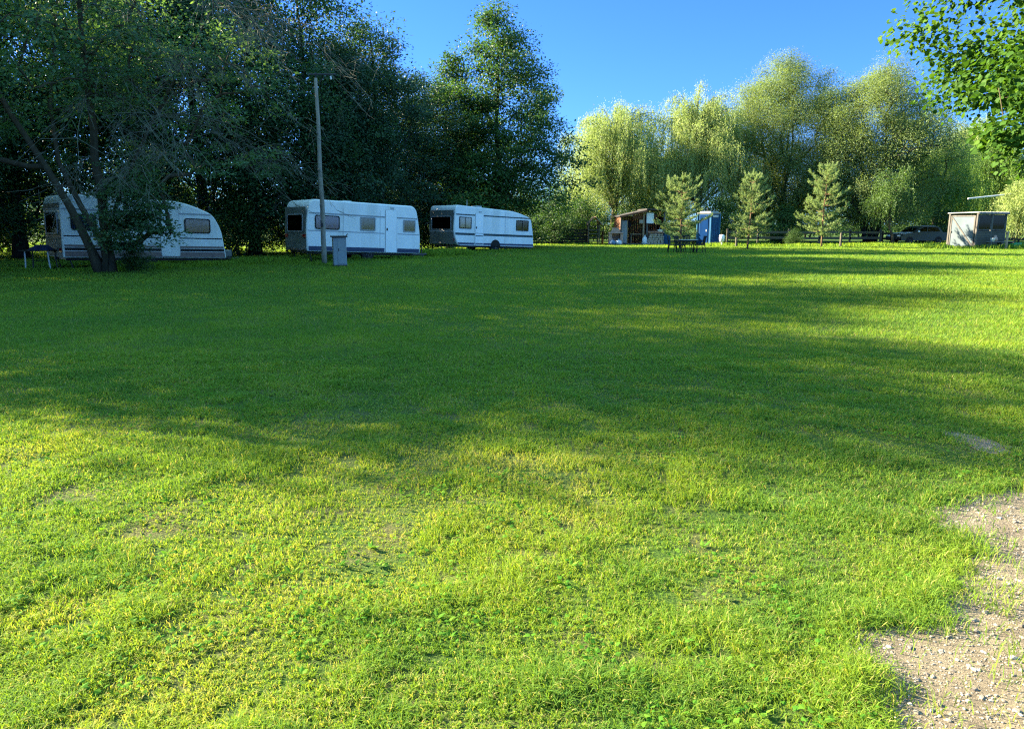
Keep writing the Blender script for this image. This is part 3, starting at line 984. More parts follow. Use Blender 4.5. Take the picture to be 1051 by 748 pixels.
def path_sheet():
    st = .04
    xs = np.arange(.6, 9, st); ys = np.arange(-3, 6.6, st)
    X, Y = np.meshgrid(xs, ys)
    Z = gh(X, Y) + .004
    keep = path_mask(X + st / 2, Y + st / 2)[:-1, :-1]
    # a bit wider than the mask so the grass roots stand on it
    k2 = keep.copy(); k2[1:] |= keep[:-1]; k2[:-1] |= keep[1:]; k2[:, 1:] |= keep[:, :-1]; k2[:, :-1] |= keep[:, 1:]
    nx = len(xs)
    i, j = np.nonzero(k2)
    q = np.stack([i * nx + j, i * nx + j + 1, (i + 1) * nx + j + 1, (i + 1) * nx + j], axis=1)
    u, inv = np.unique(q, return_inverse=True)
    V = np.stack([X, Y, Z], axis=2).reshape(-1, 3)[u]
    me = fast_mesh('path', V, inv.reshape(-1, 4), np.arange(len(q)) * 4, None, M['path'], True)
    tag(link('path', me), kind='structure', label='sandy gravel path at the lawn edge')


path_sheet()


def pebbles():
    rng = np.random.default_rng(81)
    n = 70000
    D = np.exp(rng.uniform(math.log(1.6), math.log(6.2), n)); X = rng.uniform(.7, 6.5, n)
    ok = path_mask(X, D) & (X < .75 * D + 1.5)
    X, D = X[ok], D[ok]; n = len(X)
    t = (1 + 5 ** .5) / 2
    ico = unit(np.array([(-1, t, 0), (1, t, 0), (-1, -t, 0), (1, -t, 0), (0, -1, t), (0, 1, t), (0, -1, -t), (0, 1, -t), (t, 0, -1), (t, 0, 1), (-t, 0, -1), (-t, 0, 1)]))
    fc = np.array([(0, 11, 5), (0, 5, 1), (0, 1, 7), (0, 7, 10), (0, 10, 11), (1, 5, 9), (5, 11, 4), (11, 10, 2), (10, 7, 6), (7, 1, 8), (3, 9, 4), (3, 4, 2), (3, 2, 6), (3, 6, 8), (3, 8, 9), (4, 9, 5), (2, 4, 11), (6, 2, 10), (8, 6, 7), (9, 8, 1)])
    s = .0024 * np.exp(rng.gamma(1.2, .34, n)); s = np.minimum(s, .013)
    ax = np.stack([s * rng.uniform(.8, 1.4, n), s * rng.uniform(.7, 1.1, n), s * rng.uniform(.4, .75, n)], axis=1)
    V = ico[None] * (1 + rng.normal(0, .13, (n, 12, 1))) * ax[:, None]
    a = rng.uniform(0, 6.28, n)
    ca, sa = np.cos(a)[:, None], np.sin(a)[:, None]
    V = np.stack([V[:, :, 0] * ca - V[:, :, 1] * sa, V[:, :, 0] * sa + V[:, :, 1] * ca, V[:, :, 2]], axis=2)
    V += np.stack([X, D, gh(X, D) + .004 + ax[:, 2] * .35], axis=1)[:, None]
    F = (fc[None] + (np.arange(n) * 12)[:, None, None]).reshape(-1, 3)
    me = fast_mesh('gravel', V.reshape(-1, 3), F, np.arange(len(F)) * 3, np.repeat(rng.beta(2, 2.4, n), 12), M['pebble'])
    tag(link('gravel', me), kind='stuff', label='loose pebbles lying on the sandy path', cat='gravel')


pebbles()


def bare(x, y):
    """0..1: thin, worn turf"""
    n = fbm(x, y, .8, 90, 3)
    return np.clip((n - .60) / .10, 0, 1) * np.clip(1.25 - np.hypot(x, y) / 12, 0, 1)


def blades(rng, X, D, h, w, lean, tint, two):
    n = len(X)
    a = rng.uniform(0, 2 * PI, n); la = rng.uniform(0, 2 * PI, n)
    z = gh(X, D) - .004
    B = np.stack([X, D, z], axis=1)
    S = np.stack([np.cos(a), np.sin(a), np.zeros(n)], axis=1) * (w * .5)[:, None]
    Ld = np.stack([np.cos(la), np.sin(la), np.zeros(n)], axis=1) * (lean * h)[:, None]
    U = np.zeros((n, 3)); U[:, 2] = h
    if two:
        m = B + Ld * .35 + U * .62
        tip = B + Ld + U * (1 - .35 * np.minimum(lean, 1.2))[:, None]
        V = np.stack([B - S * .8, B + S * .8, m + S, m - S, tip], axis=1)
        b = (np.arange(n) * 5)[:, None]
        lo = np.concatenate([b + np.array((0, 1, 2, 3)), b + np.array((3, 2, 4))], axis=1)
        st = np.stack([np.arange(n) * 7, np.arange(n) * 7 + 4], axis=1).ravel()
        return V.reshape(-1, 3), lo, st, np.repeat(tint, 5)
    tip = B + Ld * .8 + U * .9
    V = np.stack([B - S, B + S, tip], axis=1)
    return V.reshape(-1, 3), np.arange(3 * n), np.arange(n) * 3, np.repeat(tint, 3)


def merge(parts):
    V = []; L = []; S = []; T = []; nv = nl = 0
    for v, l, s, t in parts:
        V.append(v); L.append(np.asarray(l).ravel() + nv); S.append(s + nl); T.append(t); nv += len(v); nl += np.asarray(l).size
    return np.concatenate(V), np.concatenate(L), np.concatenate(S), np.concatenate(T)


def lawn():
    rng = np.random.default_rng(91)
    n = 1500000
    D = np.exp(rng.uniform(math.log(1.75), math.log(64), n))
    X = rng.uniform(-.84, .84, n) * (D + 1.3)
    # gather blades near the camera into tufts
    near = D < 9
    k = near & (rng.uniform(0, 1, n) < .7)
    cell = .055
    gx = np.floor(X[k] / cell); gy = np.floor(D[k] / cell)
    cx = (gx + _hash(gx, gy, 5)) * cell; cy = (gy + _hash(gx, gy, 9)) * cell
    f = rng.uniform(.25, 1, k.sum())
    X[k] = cx + (X[k] - cx) * f; D[k] = cy + (D[k] - cy) * f
    jr = .02 + .07 * vnoise(X, D, .5, 77)
    pm = path_mask(X + rng.normal(0, 1, n) * jr, D + rng.normal(0, 1, n) * jr)
    bz = bare(X, D)
    keep = ~(pm & (rng.uniform(0, 1, n) > .02 + .14 * np.clip((fbm(X, D, .16, 130, 2) - .62) / .1, 0, 1))) & (rng.uniform(0, 1, n) > .16 * bz)
    hole = vnoise(X, D, .16, 201) * .6 + vnoise(X, D, .07, 203) * .4
    keep &= ~((hole > .70) & (D < 7) & (rng.uniform(0, 1, n) < .8))
    # nothing under the caravans' far side or beyond the fences
    keep &= D > 1.7
    X, D, bz = X[keep], D[keep], bz[keep]; n = len(X)
    tuft = fbm(X, D, .30, 101, 3); broad = fbm(X, D, 2.6, 111, 3)
    sc = np.maximum(1, D / 3.2)
    h = .054 * (.42 + 1.45 * tuft ** 1.5 + .5 * (broad - .5)) * rng.uniform(.55, 1.35, n) * np.clip(1 + (D - 6) * .010, 1, 1.35) * (1 - .4 * bz)
    # the edge beside the path grows longer
    e = np.zeros(n)
    nr = D < 7
    for dx, dy in ((.14, 0), (0, -.14), (.1, -.1)):
        e[nr] = np.maximum(e[nr], path_mask(X[nr] + dx, D[nr] + dy))
    h *= 1 + .55 * e * rng.uniform(.4, 1.2, n)
    w = .0033 * sc ** .86 * rng.uniform(.6, 1.3, n)
    lean = rng.uniform(.15, 1.15, n) + .3 * (1 - tuft)
    dry = fbm(X, D, 1.1, 121, 4)
    farness = np.clip((D - 4) / 14, 0, 1)
    tint = .16 + .28 * rng.beta(2, 2, n) + .22 * (fbm(X, D, 3.4, 161, 3) - .5) + np.clip(dry - .44, 0, .4) * (.75 * (1 - farness) + .5 * farness) + .12 * bz
    straw = rng.uniform(0, 1, n) < (.09 - .05 * farness + .3 * np.clip(dry - .5, 0, 1) * (1 - farness) + .15 * bz)
    tint[straw] = rng.uniform(.7, 1, straw.sum())
    nr = D < 9
    parts = []
    for m, two in ((nr, True), (~nr, False)):
        parts.append(blades(rng, X[m], D[m], h[m], w[m], lean[m], np.clip(tint[m], 0, 1), two))
    V, L, S, T = merge(parts)
    me = fast_mesh('grass', V, L, S, T, M['grass'])
    tag(link('grass', me), kind='stuff', label='short mown grass covering the lawn', cat='grass')
    # longer unmown grass
    XX = []; DD = []; HH = []
    def strip(x0, d0, x1, d1, wdt, cnt, hh):
        t = rng.uniform(0, 1, cnt); o = rng.normal(0, wdt, cnt)
        nx, ny = -(d1 - d0), (x1 - x0); l = math.hypot(nx, ny)
        XX.append(x0 + (x1 - x0) * t + nx / l * o); DD.append(d0 + (d1 - d0) * t + ny / l * o)
        HH.append(.62 * hh * rng.uniform(.3, 1.25, cnt) * (.4 + 1.2 * vnoise(XX[-1], DD[-1], 1.2, 3)))
    strip(atd(-60, 26), 26, atd(90, 25.3), 25.3, .35, 1500, .22)
    strip(atd(105, 25.4), 25.4, atd(232, 29.5), 29.5, .5, 3600, .30)
    strip(atd(235, 31), 31, atd(318, 31.5), 31.5, .8, 3000, .34)
    strip(atd(318, 31.4), 31.4, atd(435, 34.8), 34.8, .3, 1800, .22)
    strip(atd(434, 37), 37, atd(470, 39), 39, .7, 2600, .5)
    strip(atd(470, 40), 40, atd(545, 44), 44, .3, 2000, .25)
    strip(atd(548, 56), 56, atd(640, 58), 58, .3, 1800, .25)
    strip(atd(725, 53.6), 53.6, atd(970, 54), 54, .7, 9000, .32)
    strip(atd(950, 48.5), 48.5, atd(1075, 48.2), 48.2, .6, 4200, .42)
    d0 = 29.6; x0 = atd(333, d0)
    strip(x0 - .5, d0, x0 + .6, d0 - .1, .22, 700, .30)
    X = np.concatenate(XX); D = np.concatenate(DD); h = np.concatenate(HH); n = len(X)
    V, L, S, T = blades(rng, X, D, h, .022 * (D / 40) * rng.uniform(.6, 1.4, n) + .006, rng.uniform(.1, .8, n), np.clip(.15 + .5 * rng.beta(2, 2.4, n), 0, 1), True)
    me = fast_mesh('tall_grass', V, L, S, T, M['grass'])
    tag(link('tall_grass', me), kind='stuff', label='longer unmown grass along the caravans, fence and shed', cat='grass')


lawn()


def weeds():
    rng = np.random.default_rng(95)
    P = []; A = []; Nn = []; L = []; W = []; T = []
    n = 2600
    D = np.exp(rng.uniform(math.log(1.9), math.log(12), n)); X = rng.uniform(-.8, .8, n) * (D + .8)
    g = fbm(X, D, 1.0, 140, 2)
    ok = (g > .5) & ~path_mask(X, D)
    for x, d in zip(X[ok], D[ok]):
        k = rng.integers(4, 9); z = float(gh(np.array([x]), np.array([d]))[0])
        kind = rng.uniform()
        for i in range(k):
            a = rng.uniform(0, 6.28)
            if kind < .2:     # flat rosette
                P.append((x, d, z + .012)); A.append((math.cos(a), math.sin(a), rng.uniform(.15, .8))); l = rng.uniform(.025, .06); W.append(l * rng.uniform(.3, .45))
            else:              # clover-like small round leaves on stalks
                P.append((x + rng.normal(0, .03), d + rng.normal(0, .03), z + rng.uniform(.015, .055))); A.append((math.cos(a), math.sin(a), rng.uniform(-.2, .5))); l = rng.uniform(.014, .03); W.append(l * rng.uniform(.75, 1.0))
            Nn.append((rng.normal(0, .3), rng.normal(0, .3), 1)); L.append(l); T.append(rng.beta(2, 2))
    V, lo, st = leaf_arrays(np.array(P), np.array(A), np.array(Nn), np.array(L), np.array(W), .12)
    me = fast_mesh('weeds', V, lo, st, np.repeat(np.array(T), 4), M['weed'])
    tag(link('weeds', me), kind='stuff', label='clover and broad leaved weeds among the near grass', cat='weeds')


weeds()

# ------------------------------------------------------------------ caravans
def add_window(root, o, u, v, n, w, h, curtain, frame_mat, r=.06, glass='glass', fr=.04, split=False, depth=.03):
    f = MB()
    f.ring(rrect(w, h, r), rrect(w - 2 * fr, h - 2 * fr, max(.01, r - fr * .6)), o, u, v, n, .002, depth)
    if split: f.prism([(-.012, -h / 2 + fr), (.012, -h / 2 + fr), (.012, h / 2 - fr), (-.012, h / 2 - fr)], o, u, v, n, .016, depth - .002)
    win = f.build('window', frame_mat, root)
    MB().prism(rrect(w - 2 * fr + .004, h - 2 * fr + .004, max(.01, r - fr * .6)), o, u, v, n, .015, .020).build('pane', M[glass], win)
    o_, u_, v_, n_ = map(np.array, (o, u, v, n))
    if curtain is not None:
        m = MB(); kx = 40; V = []
        ww = w - 2 * fr - .006; hh = h - 2 * fr - .006
        for i in range(kx + 1):
            a = -ww / 2 + ww * i / kx
            d = .008 + .0035 * math.sin(i * 1.9) + .0015 * math.sin(i * .7)
            for b in (-hh / 2, 0, hh / 2): V.append(o_ + a * u_ + b * v_ + d * n_)
        F = []
        for i in range(kx):
            for j in (0, 1): F.append((i * 3 + j, i * 3 + 3 + j, i * 3 + 4 + j, i * 3 + 1 + j))
        m.add(V, F).build('curtain', M[curtain], win, fix=False)
    else:
        MB().prism(rrect(w - 2 * fr - .006, h - 2 * fr - .006, .02), o, u, v, n, .003, .007).build('dark_interior', M['dark_in'], win)
    return win


def add_wheel(root, x, y, z, r=.31, w=.17):
    t = MB()
    t.lathe([(r * .58, -w / 2), (r * .9, -w / 2), (r * .985, -w / 2 + .02), (r, -w / 4), (r, w / 4), (r * .985, w / 2 - .02), (r * .9, w / 2), (r * .58, w / 2)], 32, 'y', (x, y, z))
    wh = t.build('wheel', M['black_rubber'], root, smooth=False)
    rm = MB()
    rm.lathe([(.03, -w / 2 + .01), (r * .2, -w / 2 + .012), (r * .34, -w / 2 + .035), (r * .52, -w / 2 + .03), (r * .585, -w / 2 - .006), (r * .575, 0), (.02, 0)], 24, 'y', (x, y, z))
    for i in range(5):
        a = i / 5 * 2 * PI
        rm.lathe([(.012, -w / 2 - .004), (.012, -w / 2 + .03)], 8, 'y', (x + r * .27 * math.cos(a), y, z + r * .27 * math.sin(a)))
    rm.build('rim', M['alu'], wh)


def zr_of(prof): return max(p[1] for p in prof)


def caravan(name, near, theta, tilt, L, W, zb, prof, radii, body_mat, label, spec):
    root = empty(name, (near[0], near[1], 0), (0, math.radians(tilt), math.radians(theta)))
    tag(root, label, 'caravan')
    poly = round_poly(prof, radii, 9)
    arr = np.array(poly); k = len(arr)
    # vertex normals for the softened side edges
    tg = np.roll(arr, -1, 0) - np.roll(arr, 1, 0)
    nm = np.stack([tg[:, 1], -tg[:, 0]], axis=1); nm /= np.linalg.norm(nm, axis=1)[:, None]
    cen = arr.mean(0)
    if ((arr - cen) * nm).sum() < 0: nm = -nm
    rings = []
    for y, ins in ((0, .05), (.012, .022), (.05, 0), (W - .05, 0), (W - .012, .022), (W, .05)):
        p = arr - nm * ins
        rings.append([(a, y, b) for a, b in p])
    V = [p for r_ in rings for p in r_]; F = []
    for i in range(5):
        for j in range(k):
            j2 = (j + 1) % k
            F.append((i * k + j, i * k + j2, (i + 1) * k + j2, (i + 1) * k + j))
    F.append(tuple(range(k))); F.append(tuple(5 * k + j for j in range(k)))
    MB().add(V, F).build('body', M[body_mat], root)

    def xl(z):
        xs = []
        for i in range(k):
            (x1, z1), (x2, z2) = arr[i], arr[(i + 1) % k]
            if (z1 > z) != (z2 > z): xs.append(x1 + (x2 - x1) * (z - z1) / (z2 - z1))
        return min(xs), max(xs)
    tt = math.tan(math.radians(tilt))
    U, Vv, Nf = (1, 0, 0), (0, 0, 1), (0, -1, 0)
    for nme, z0, z1, mat, x0, x1, pr in spec.get('stripes', []):
        a0, b0 = xl(z0); a1, b1 = xl(z1)
        pts = [(max(a0 + .055, x0), z0), (min(b0 - .055, x1), z0), (min(b1 - .055, x1), z1), (max(a1 + .055, x0), z1)]
        MB().prism(pts, (0, 0, 0), U, Vv, Nf, .001, pr).build(nme, M[mat], root)
    # rear end trims, and the dark panel painting shade over the end
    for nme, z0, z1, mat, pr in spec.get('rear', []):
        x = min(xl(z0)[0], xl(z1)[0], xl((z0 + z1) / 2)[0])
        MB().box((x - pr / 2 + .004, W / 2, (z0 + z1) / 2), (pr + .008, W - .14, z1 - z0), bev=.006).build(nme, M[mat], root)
    for cx, cz, w, h, cur, fm, r, split in spec['windows']:
        add_window(root, (cx, 0, cz), U, Vv, Nf, w, h, cur, M[fm], r, split=split)
    if spec.get('rear_window'):
        cz, w, h, cur, fm = spec['rear_window']
        x = xl(cz)[0] - .012
        add_window(root, (x, W / 2, cz), (0, -1, 0), (0, 0, 1), (-1, 0, 0), w, h, cur, M[fm], .08, glass='dark_glass', depth=.035)
    # door
    dx, dz0, dz1, dw = spec['door']
    d = MB().prism(rrect(dw, dz1 - dz0, .05), (dx, 0, (dz0 + dz1) / 2), U, Vv, Nf, .003, .022).build('door', M[spec.get('door_mat', 'door_white')], root)
    MB().ring(rrect(dw + .03, dz1 - dz0 + .03, .06), rrect(dw + .002, dz1 - dz0 + .002, .05), (dx, 0, (dz0 + dz1) / 2), U, Vv, Nf, .002, .012).build('door_seal', M['grey_strip'], d)
    MB().box((dx - dw * .38, -.034, (dz0 + dz1) / 2 + .08), (.06, .024, .11), bev=.008).build('handle', M['black_rubber'], d)
    for zz in spec.get('door_bands', []):
        MB().box((dx, -.0235, zz[0]), (dw - .04, .003, zz[1])).build('trim_band', M[zz[2]], d)
    MB().box((dx + .05, -.012, dz1 + .10), (.19, .022, .07), bev=.008).build('porch_lamp', M['grey_plastic'], root)
    # chassis, wheels, drawbar
    ch = MB()
    for y in (.35, W - .35): ch.box((L * .5, y, zb - .05), (L * .94, .06, .10), bev=.006)
    for x in (.3, L * .5, L - .35): ch.box((x, W / 2, zb - .045), (.05, W - .6, .08))
    ch.build('chassis', M['dark_metal'], root)
    xw = spec['wheel']
    rw = .32
    for y in (.12, W - .12): add_wheel(root, xw, y, rw + xw * tt - .015, rw)
    if spec.get('arch'):
        a = MB(); pts = [(rw * 1.15 * math.cos(t), max(0, rw * 1.15 * math.sin(t))) for t in np.linspace(0, PI, 15)]
        a.prism(pts, (xw, 0, zb), U, Vv, Nf, .002, .014).build('wheel_arch', M['black_rubber'], root)
    dbr = MB()
    for s in (-1, 1): dbr.tube([(L - .5, W / 2 + s * .7, zb - .05), (L + .85, W / 2 + s * .07, zb - .05)], .045, 6)
    dbr.tube([(L + .8, W / 2, zb - .05), (L + 1.05, W / 2, zb - .02)], .05, 8)
    dbr.build('drawbar', M['dark_metal'], root)
    jw = MB(); xj = L + .72
    jw.tube([(xj, W / 2 - .1, xj * tt + .2), (xj, W / 2 - .1, zb + .35)], .025, 8)
    jw.lathe([(.03, -.03), (.1, -.03), (.1, .03), (.03, .03)], 16, 'y', (xj, W / 2 - .1, xj * tt + .1))
    jw.build('jockey_wheel', M['dark_metal'], root)
    for x in (.28, L - .5):
        for y in (.3, W - .3):
            MB().tube([(x, y, zb - .06), (x + .1, y, x * tt + .02)], .022, 6).build('corner_steady', M['dark_metal'], root)
    for x in (L * .3, L * .62):
        zt = zr_of(prof) - .3
        MB().box((x, -.0015, (zb + .1 + zt) / 2), (.018, .005, zt - zb - .1)).build('panel_seam', M['grey_strip'], root)
    if spec.get('locker'): MB().box((L + .34, W / 2, zb + .17), (.5, .95, .30), bev=.06).build('gas_locker', M['caravan_shade_grime'], root)
    # rear lamps
    for y in (.22, W - .22):
        x = xl(zb + .42)[0]
        MB().box((x - .014, y, zb + spec.get('lamp_z', .42)), (.03, .30, .15), bev=.012).build('tail_lamp', M['red_lens'], root)
    # roof details and side rail
    zr = max(p[1] for p in prof)
    MB().box((L * .42, W * .5, zr + .035), (.42, .42, .09), bev=.02).build('roof_vent', M['grey_plastic'], root)
    MB().box((L * .16, W * .45, zr + .02), (.3, .3, .06), bev=.02).build('roof_vent', M['grey_plastic'], root)
    if spec.get('antenna'):
        MB().tube([(spec['antenna'], .3, zr - .03), (spec['antenna'], .3, zr + .32)], .012, 6).build('antenna', M['pale_steel'], root)
    return root


# far left, cream with brown bands
L1 = 5.75
near1 = (-15.6, 25.9)
caravan('caravan', near1, 45, 2.0, L1, 2.15, .42,
        [(.02, .42), (L1 + .08, .42), (L1 - .10, 1.55), (L1 - .42, 2.12), (L1 - 1.55, 2.56), (.10, 2.60), (0, 2.2)],
        [.05, .05, .3, .25, .9, .28, .4], 'caravan_cream', 'cream touring caravan with dusty brown bands behind the slanted grey trunks',
        dict(stripes=[('side_rail', 2.08, 2.13, 'grey_strip', 0, 9, .014), ('side_stripe', 1.16, 1.20, 'black_rubber', 0, 9, .004),
                      ('side_stripe', .80, .88, 'brown_stripe', 0, 9, .004), ('side_stripe', .68, .78, 'black_rubber', 0, 9, .005),
                      ('side_stripe', .46, .66, 'brown_stripe', 0, 9, .006)],
              rear=[('end_shade_panel', .46, 2.3, 'caravan_shade_grime', .004), ('end_trim', 1.13, 1.19, 'navy_stripe', .012), ('end_trim', 2.06, 2.12, 'grey_strip', .012)],
              windows=[(.72, 1.66, .82, .56, 'curtain_grey', 'black_rubber', .1, False), (1.85, 1.66, .9, .56, 'curtain_grey', 'black_rubber', .1, False),
                       (L1 - 1.05, 1.66, 1.0, .56, 'curtain_grey', 'black_rubber', .1, False)],
              rear_window=(1.62, 1.5, .78, None, 'grey_strip'), door=(L1 - 2.1, .5, 2.25, .68), door_mat='caravan_cream',
              wheel=L1 * .5, locker=True, lamp_z=.25))
# middle, white with navy skirt
L2 = 5.6
near2 = (-8.55, 31.0)
caravan('caravan', near2, 40, 2.6, L2, 2.2, .46,
        [(.05, .46), (L2 - .02, .46), (L2, 1.2), (L2 - .12, 2.0), (L2 - .28, 2.60), (.16, 2.60), (0, 1.5)],
        [.06, .08, .4, .5, .5, .34, .5], 'caravan_white', 'white touring caravan with navy skirt band beside the wooden pole',
        dict(stripes=[('side_rail', 2.02, 2.07, 'grey_strip', 0, 3.72, .016), ('side_rail', 2.02, 2.07, 'grey_strip', 4.34, 9, .016),
                      ('side_stripe', 1.31, 1.34, 'grey_strip', 0, 3.7, .008), ('side_stripe', 1.31, 1.34, 'grey_strip', 4.36, 9, .008),
                      ('skirt_band', .50, .68, 'navy_stripe', 0, 3.7, .006), ('skirt_band', .50, .68, 'navy_stripe', 4.36, 9, .006)],
              rear=[('end_shade_panel', .56, 2.28, 'caravan_shade_grime', .004), ('end_trim', 2.0, 2.10, 'grey_strip', .014), ('bumper', .47, .55, 'dark_metal', .03)],
              windows=[(.95, 1.68, 1.12, .58, 'curtain_lilac', 'black_rubber', .09, False), (2.86, 1.70, .74, .58, 'curtain_beige', 'grey_strip', .05, False),
                       (4.98, 1.70, .64, .54, 'curtain_beige', 'grey_strip', .05, False)],
              rear_window=(1.62, 1.55, .74, None, 'grey_strip'), door=(4.03, .50, 2.36, .56), wheel=2.9, lamp_z=.62))
# far, white with dark green stripes
L3 = 6.1
near3 = (-3.15, 40.2)
caravan('caravan', near3, 44, 2.2, L3, 2.2, .44,
        [(.28, .44), (L3 + .05, .44), (L3 - .02, 1.3), (L3 - .25, 2.12), (L3 - 1.5, 2.44), (.12, 2.58), (0, 1.1)],
        [.2, .06, .4, .22, .7, .26, .5], 'caravan_white', 'white touring caravan with two dark green stripes farthest from the wooden pole',
        dict(stripes=[('side_stripe', 2.06, 2.12, 'green_stripe', 0, 9, .012), ('side_stripe', 1.00, 1.12, 'green_stripe', 0, 1.48, .006), ('side_stripe', 1.00, 1.12, 'green_stripe', 2.14, 9, .006),
                      ('side_stripe', .50, .60, 'navy_stripe', 0, 1.48, .006), ('side_stripe', .50, .60, 'navy_stripe', 2.14, 9, .006), ('sill_rail', .445, .485, 'alu', 0, 9, .012)],
              rear=[('end_shade_panel', .5, 2.3, 'caravan_shade_grime', .004), ('end_trim', 1.14, 1.22, 'grey_strip', .014), ('end_trim', .95, 1.12, 'black_rubber', .010), ('end_trim', 2.1, 2.16, 'green_stripe', .012)],
              windows=[(.80, 1.66, .86, .62, 'curtain_tan', 'black_rubber', .04, True), (L3 - .95, 1.66, 1.0, .60, 'curtain_tan', 'black_rubber', .04, True)],
              rear_window=(1.62, 1.7, .74, None, 'grey_strip'), door=(1.81, .50, 2.2, .58), door_bands=[(.98, .05, 'green_stripe'), (1.12, .02, 'green_stripe'), (.56, .06, 'navy_stripe')],
              wheel=3.05, arch=True, antenna=1.15, lamp_z=.3))

# ------------------------------------------------------------------ pole, locker, left table
def utility_pole():
    d = 29.6; x = atd(333, d)
    root = empty('utility_pole', (x, d, 0))
    tag(root, 'weathered wooden pole with a short crossarm in front of the middle caravan', 'pole')
    ht = hgt(80, d)
    rng = np.random.default_rng(5)
    pts = wobble_line(rng, (0, 0, -.2), (.03, 0, ht), 12, .012)
    MB().tube(pts, np.linspace(.105, .06, 12), 10).build('post', M['pole_wood'], root, smooth=True)
    kn = MB()
    for z in (1.7, 2.3, 3.6, 5.0): kn.lathe([(.02, -.03), (.045, -.02), (.05, 0), (.045, .02), (.02, .03)], 8, 'x', (-.03, -.07, z))
    kn.build('knot', M['old_wood'], root)
    ar = MB().box((.27, 0, ht + .12), (1.02, .07, .06), bev=.008)
    ar.tube([(0, 0, ht - .1), (.0, 0, ht + .2)], .022, 8); ar.tube([(.02, 0, ht - .25), (.42, 0, ht + .09)], .014, 6)
    ar.build('crossarm', M['dark_metal'], root)
    ins = MB()
    ins.lathe([(.012, 0), (.03, .02), (.045, .05), (.03, .07), (.045, .1), (.03, .13), (.012, .16)], 12, 'z', (.58, 0, ht - .08))
    ins.build('insulator', M['ceramic'], root, smooth=True)
    MB().box((.0, -.11, 1.55), (.10, .06, .16), bev=.01).build('junction_box', M['dark_metal'], root)


utility_pole()


def locker():
    d = 28.4
    th = 20
    root = empty('metal_locker', (atd(345, d), d - .1, 0), (0, 0, math.radians(th))); root.scale = (.88, .9, .93)
    tag(root, 'grey metal locker with dark overhanging lid beside the wooden pole', 'locker')
    MB().box((.22, .20, .60), (.56, .40, 1.12), bev=.012).build('body', M['locker_grey'], root)
    dr = MB().box((.30, -.007, .60), (.36, .014, 1.0), bev=.004).build('door', M['locker_grey'], root)
    MB().box((.16, -.022, .66), (.03, .02, .12), bev=.005).build('handle', M['dark_metal'], dr)
    lid = MB().box((.22, .2, 1.19), (.68, .52, .06), bev=.014).build('lid', M['dark_metal'], root)
    MB().tube([(.5, .1, 1.21), (.58, .05, 1.30)], .018, 6).build('lid_knob', M['dark_metal'], lid)
    pl = MB().box((.22, .2, .02), (.6, .44, .05), bev=.008).build('plinth', M['dark_metal'], root)


locker()


def side_table():
    x, d = at(39, 277)
    root = empty('trestle_table', (x, d, 0), (0, 0, .1))
    tag(root, 'low dark table with pale steel legs at the dark rear end of the brown banded caravan', 'table')
    MB().box((0, .25, .66), (1.05, .7, .035), bev=.008).build('table_top', M['dark_wood'], root)
    for sx in (-.40, .42):
        for y in (0, .5):
            MB().tube([(sx, y, 0), (sx * .94, y, .35), (sx * .93, y, .645)], .024, 8).build('leg', M['pale_steel'] if y == 0 else M['dark_metal'], root)
    MB().tube([(-.4, .5, .3), (.4, .5, .3)], .015, 6).build('stretcher', M['dark_metal'], root)
    # folded cover lying on the table
    rng = np.random.default_rng(3)
    b = MB(); n = 14; V = []; F = []
    for i in range(n + 1):
        for j in range(n + 1):
            u, v = i / n * 2 - 1, j / n * 2 - 1
            h = .17 * max(0, (1 - abs(u) ** 3) * (1 - abs(v) ** 3)) ** .6 * (.75 + .5 * float(vnoise(np.array(i * .35), np.array(j * .35), 1, 9)))
            V.append((x + .02 + u * .34, d + .28 + v * .24, .679 + h))
    for i in range(n):
        for j in range(n): F.append((i * (n + 1) + j, (i + 1) * (n + 1) + j, (i + 1) * (n + 1) + j + 1, i * (n + 1) + j + 1))
    base = [(x + .02 - .34, d + .28 - .24, .679), (x + .36, d + .04, .679), (x + .36, d + .52, .679), (x - .32, d + .52, .679)]
    o = b.add(V, F).build('folded_cover', M['blue_cloth'], None, smooth=True)
    tag(o, 'crumpled navy cloth cover lying on the low dark table', 'cloth')


side_table()

# ------------------------------------------------------------------ open hut and its surroundings (distance about 57 m)
DH = 57.0


def hx(px): return atd(px, DH)


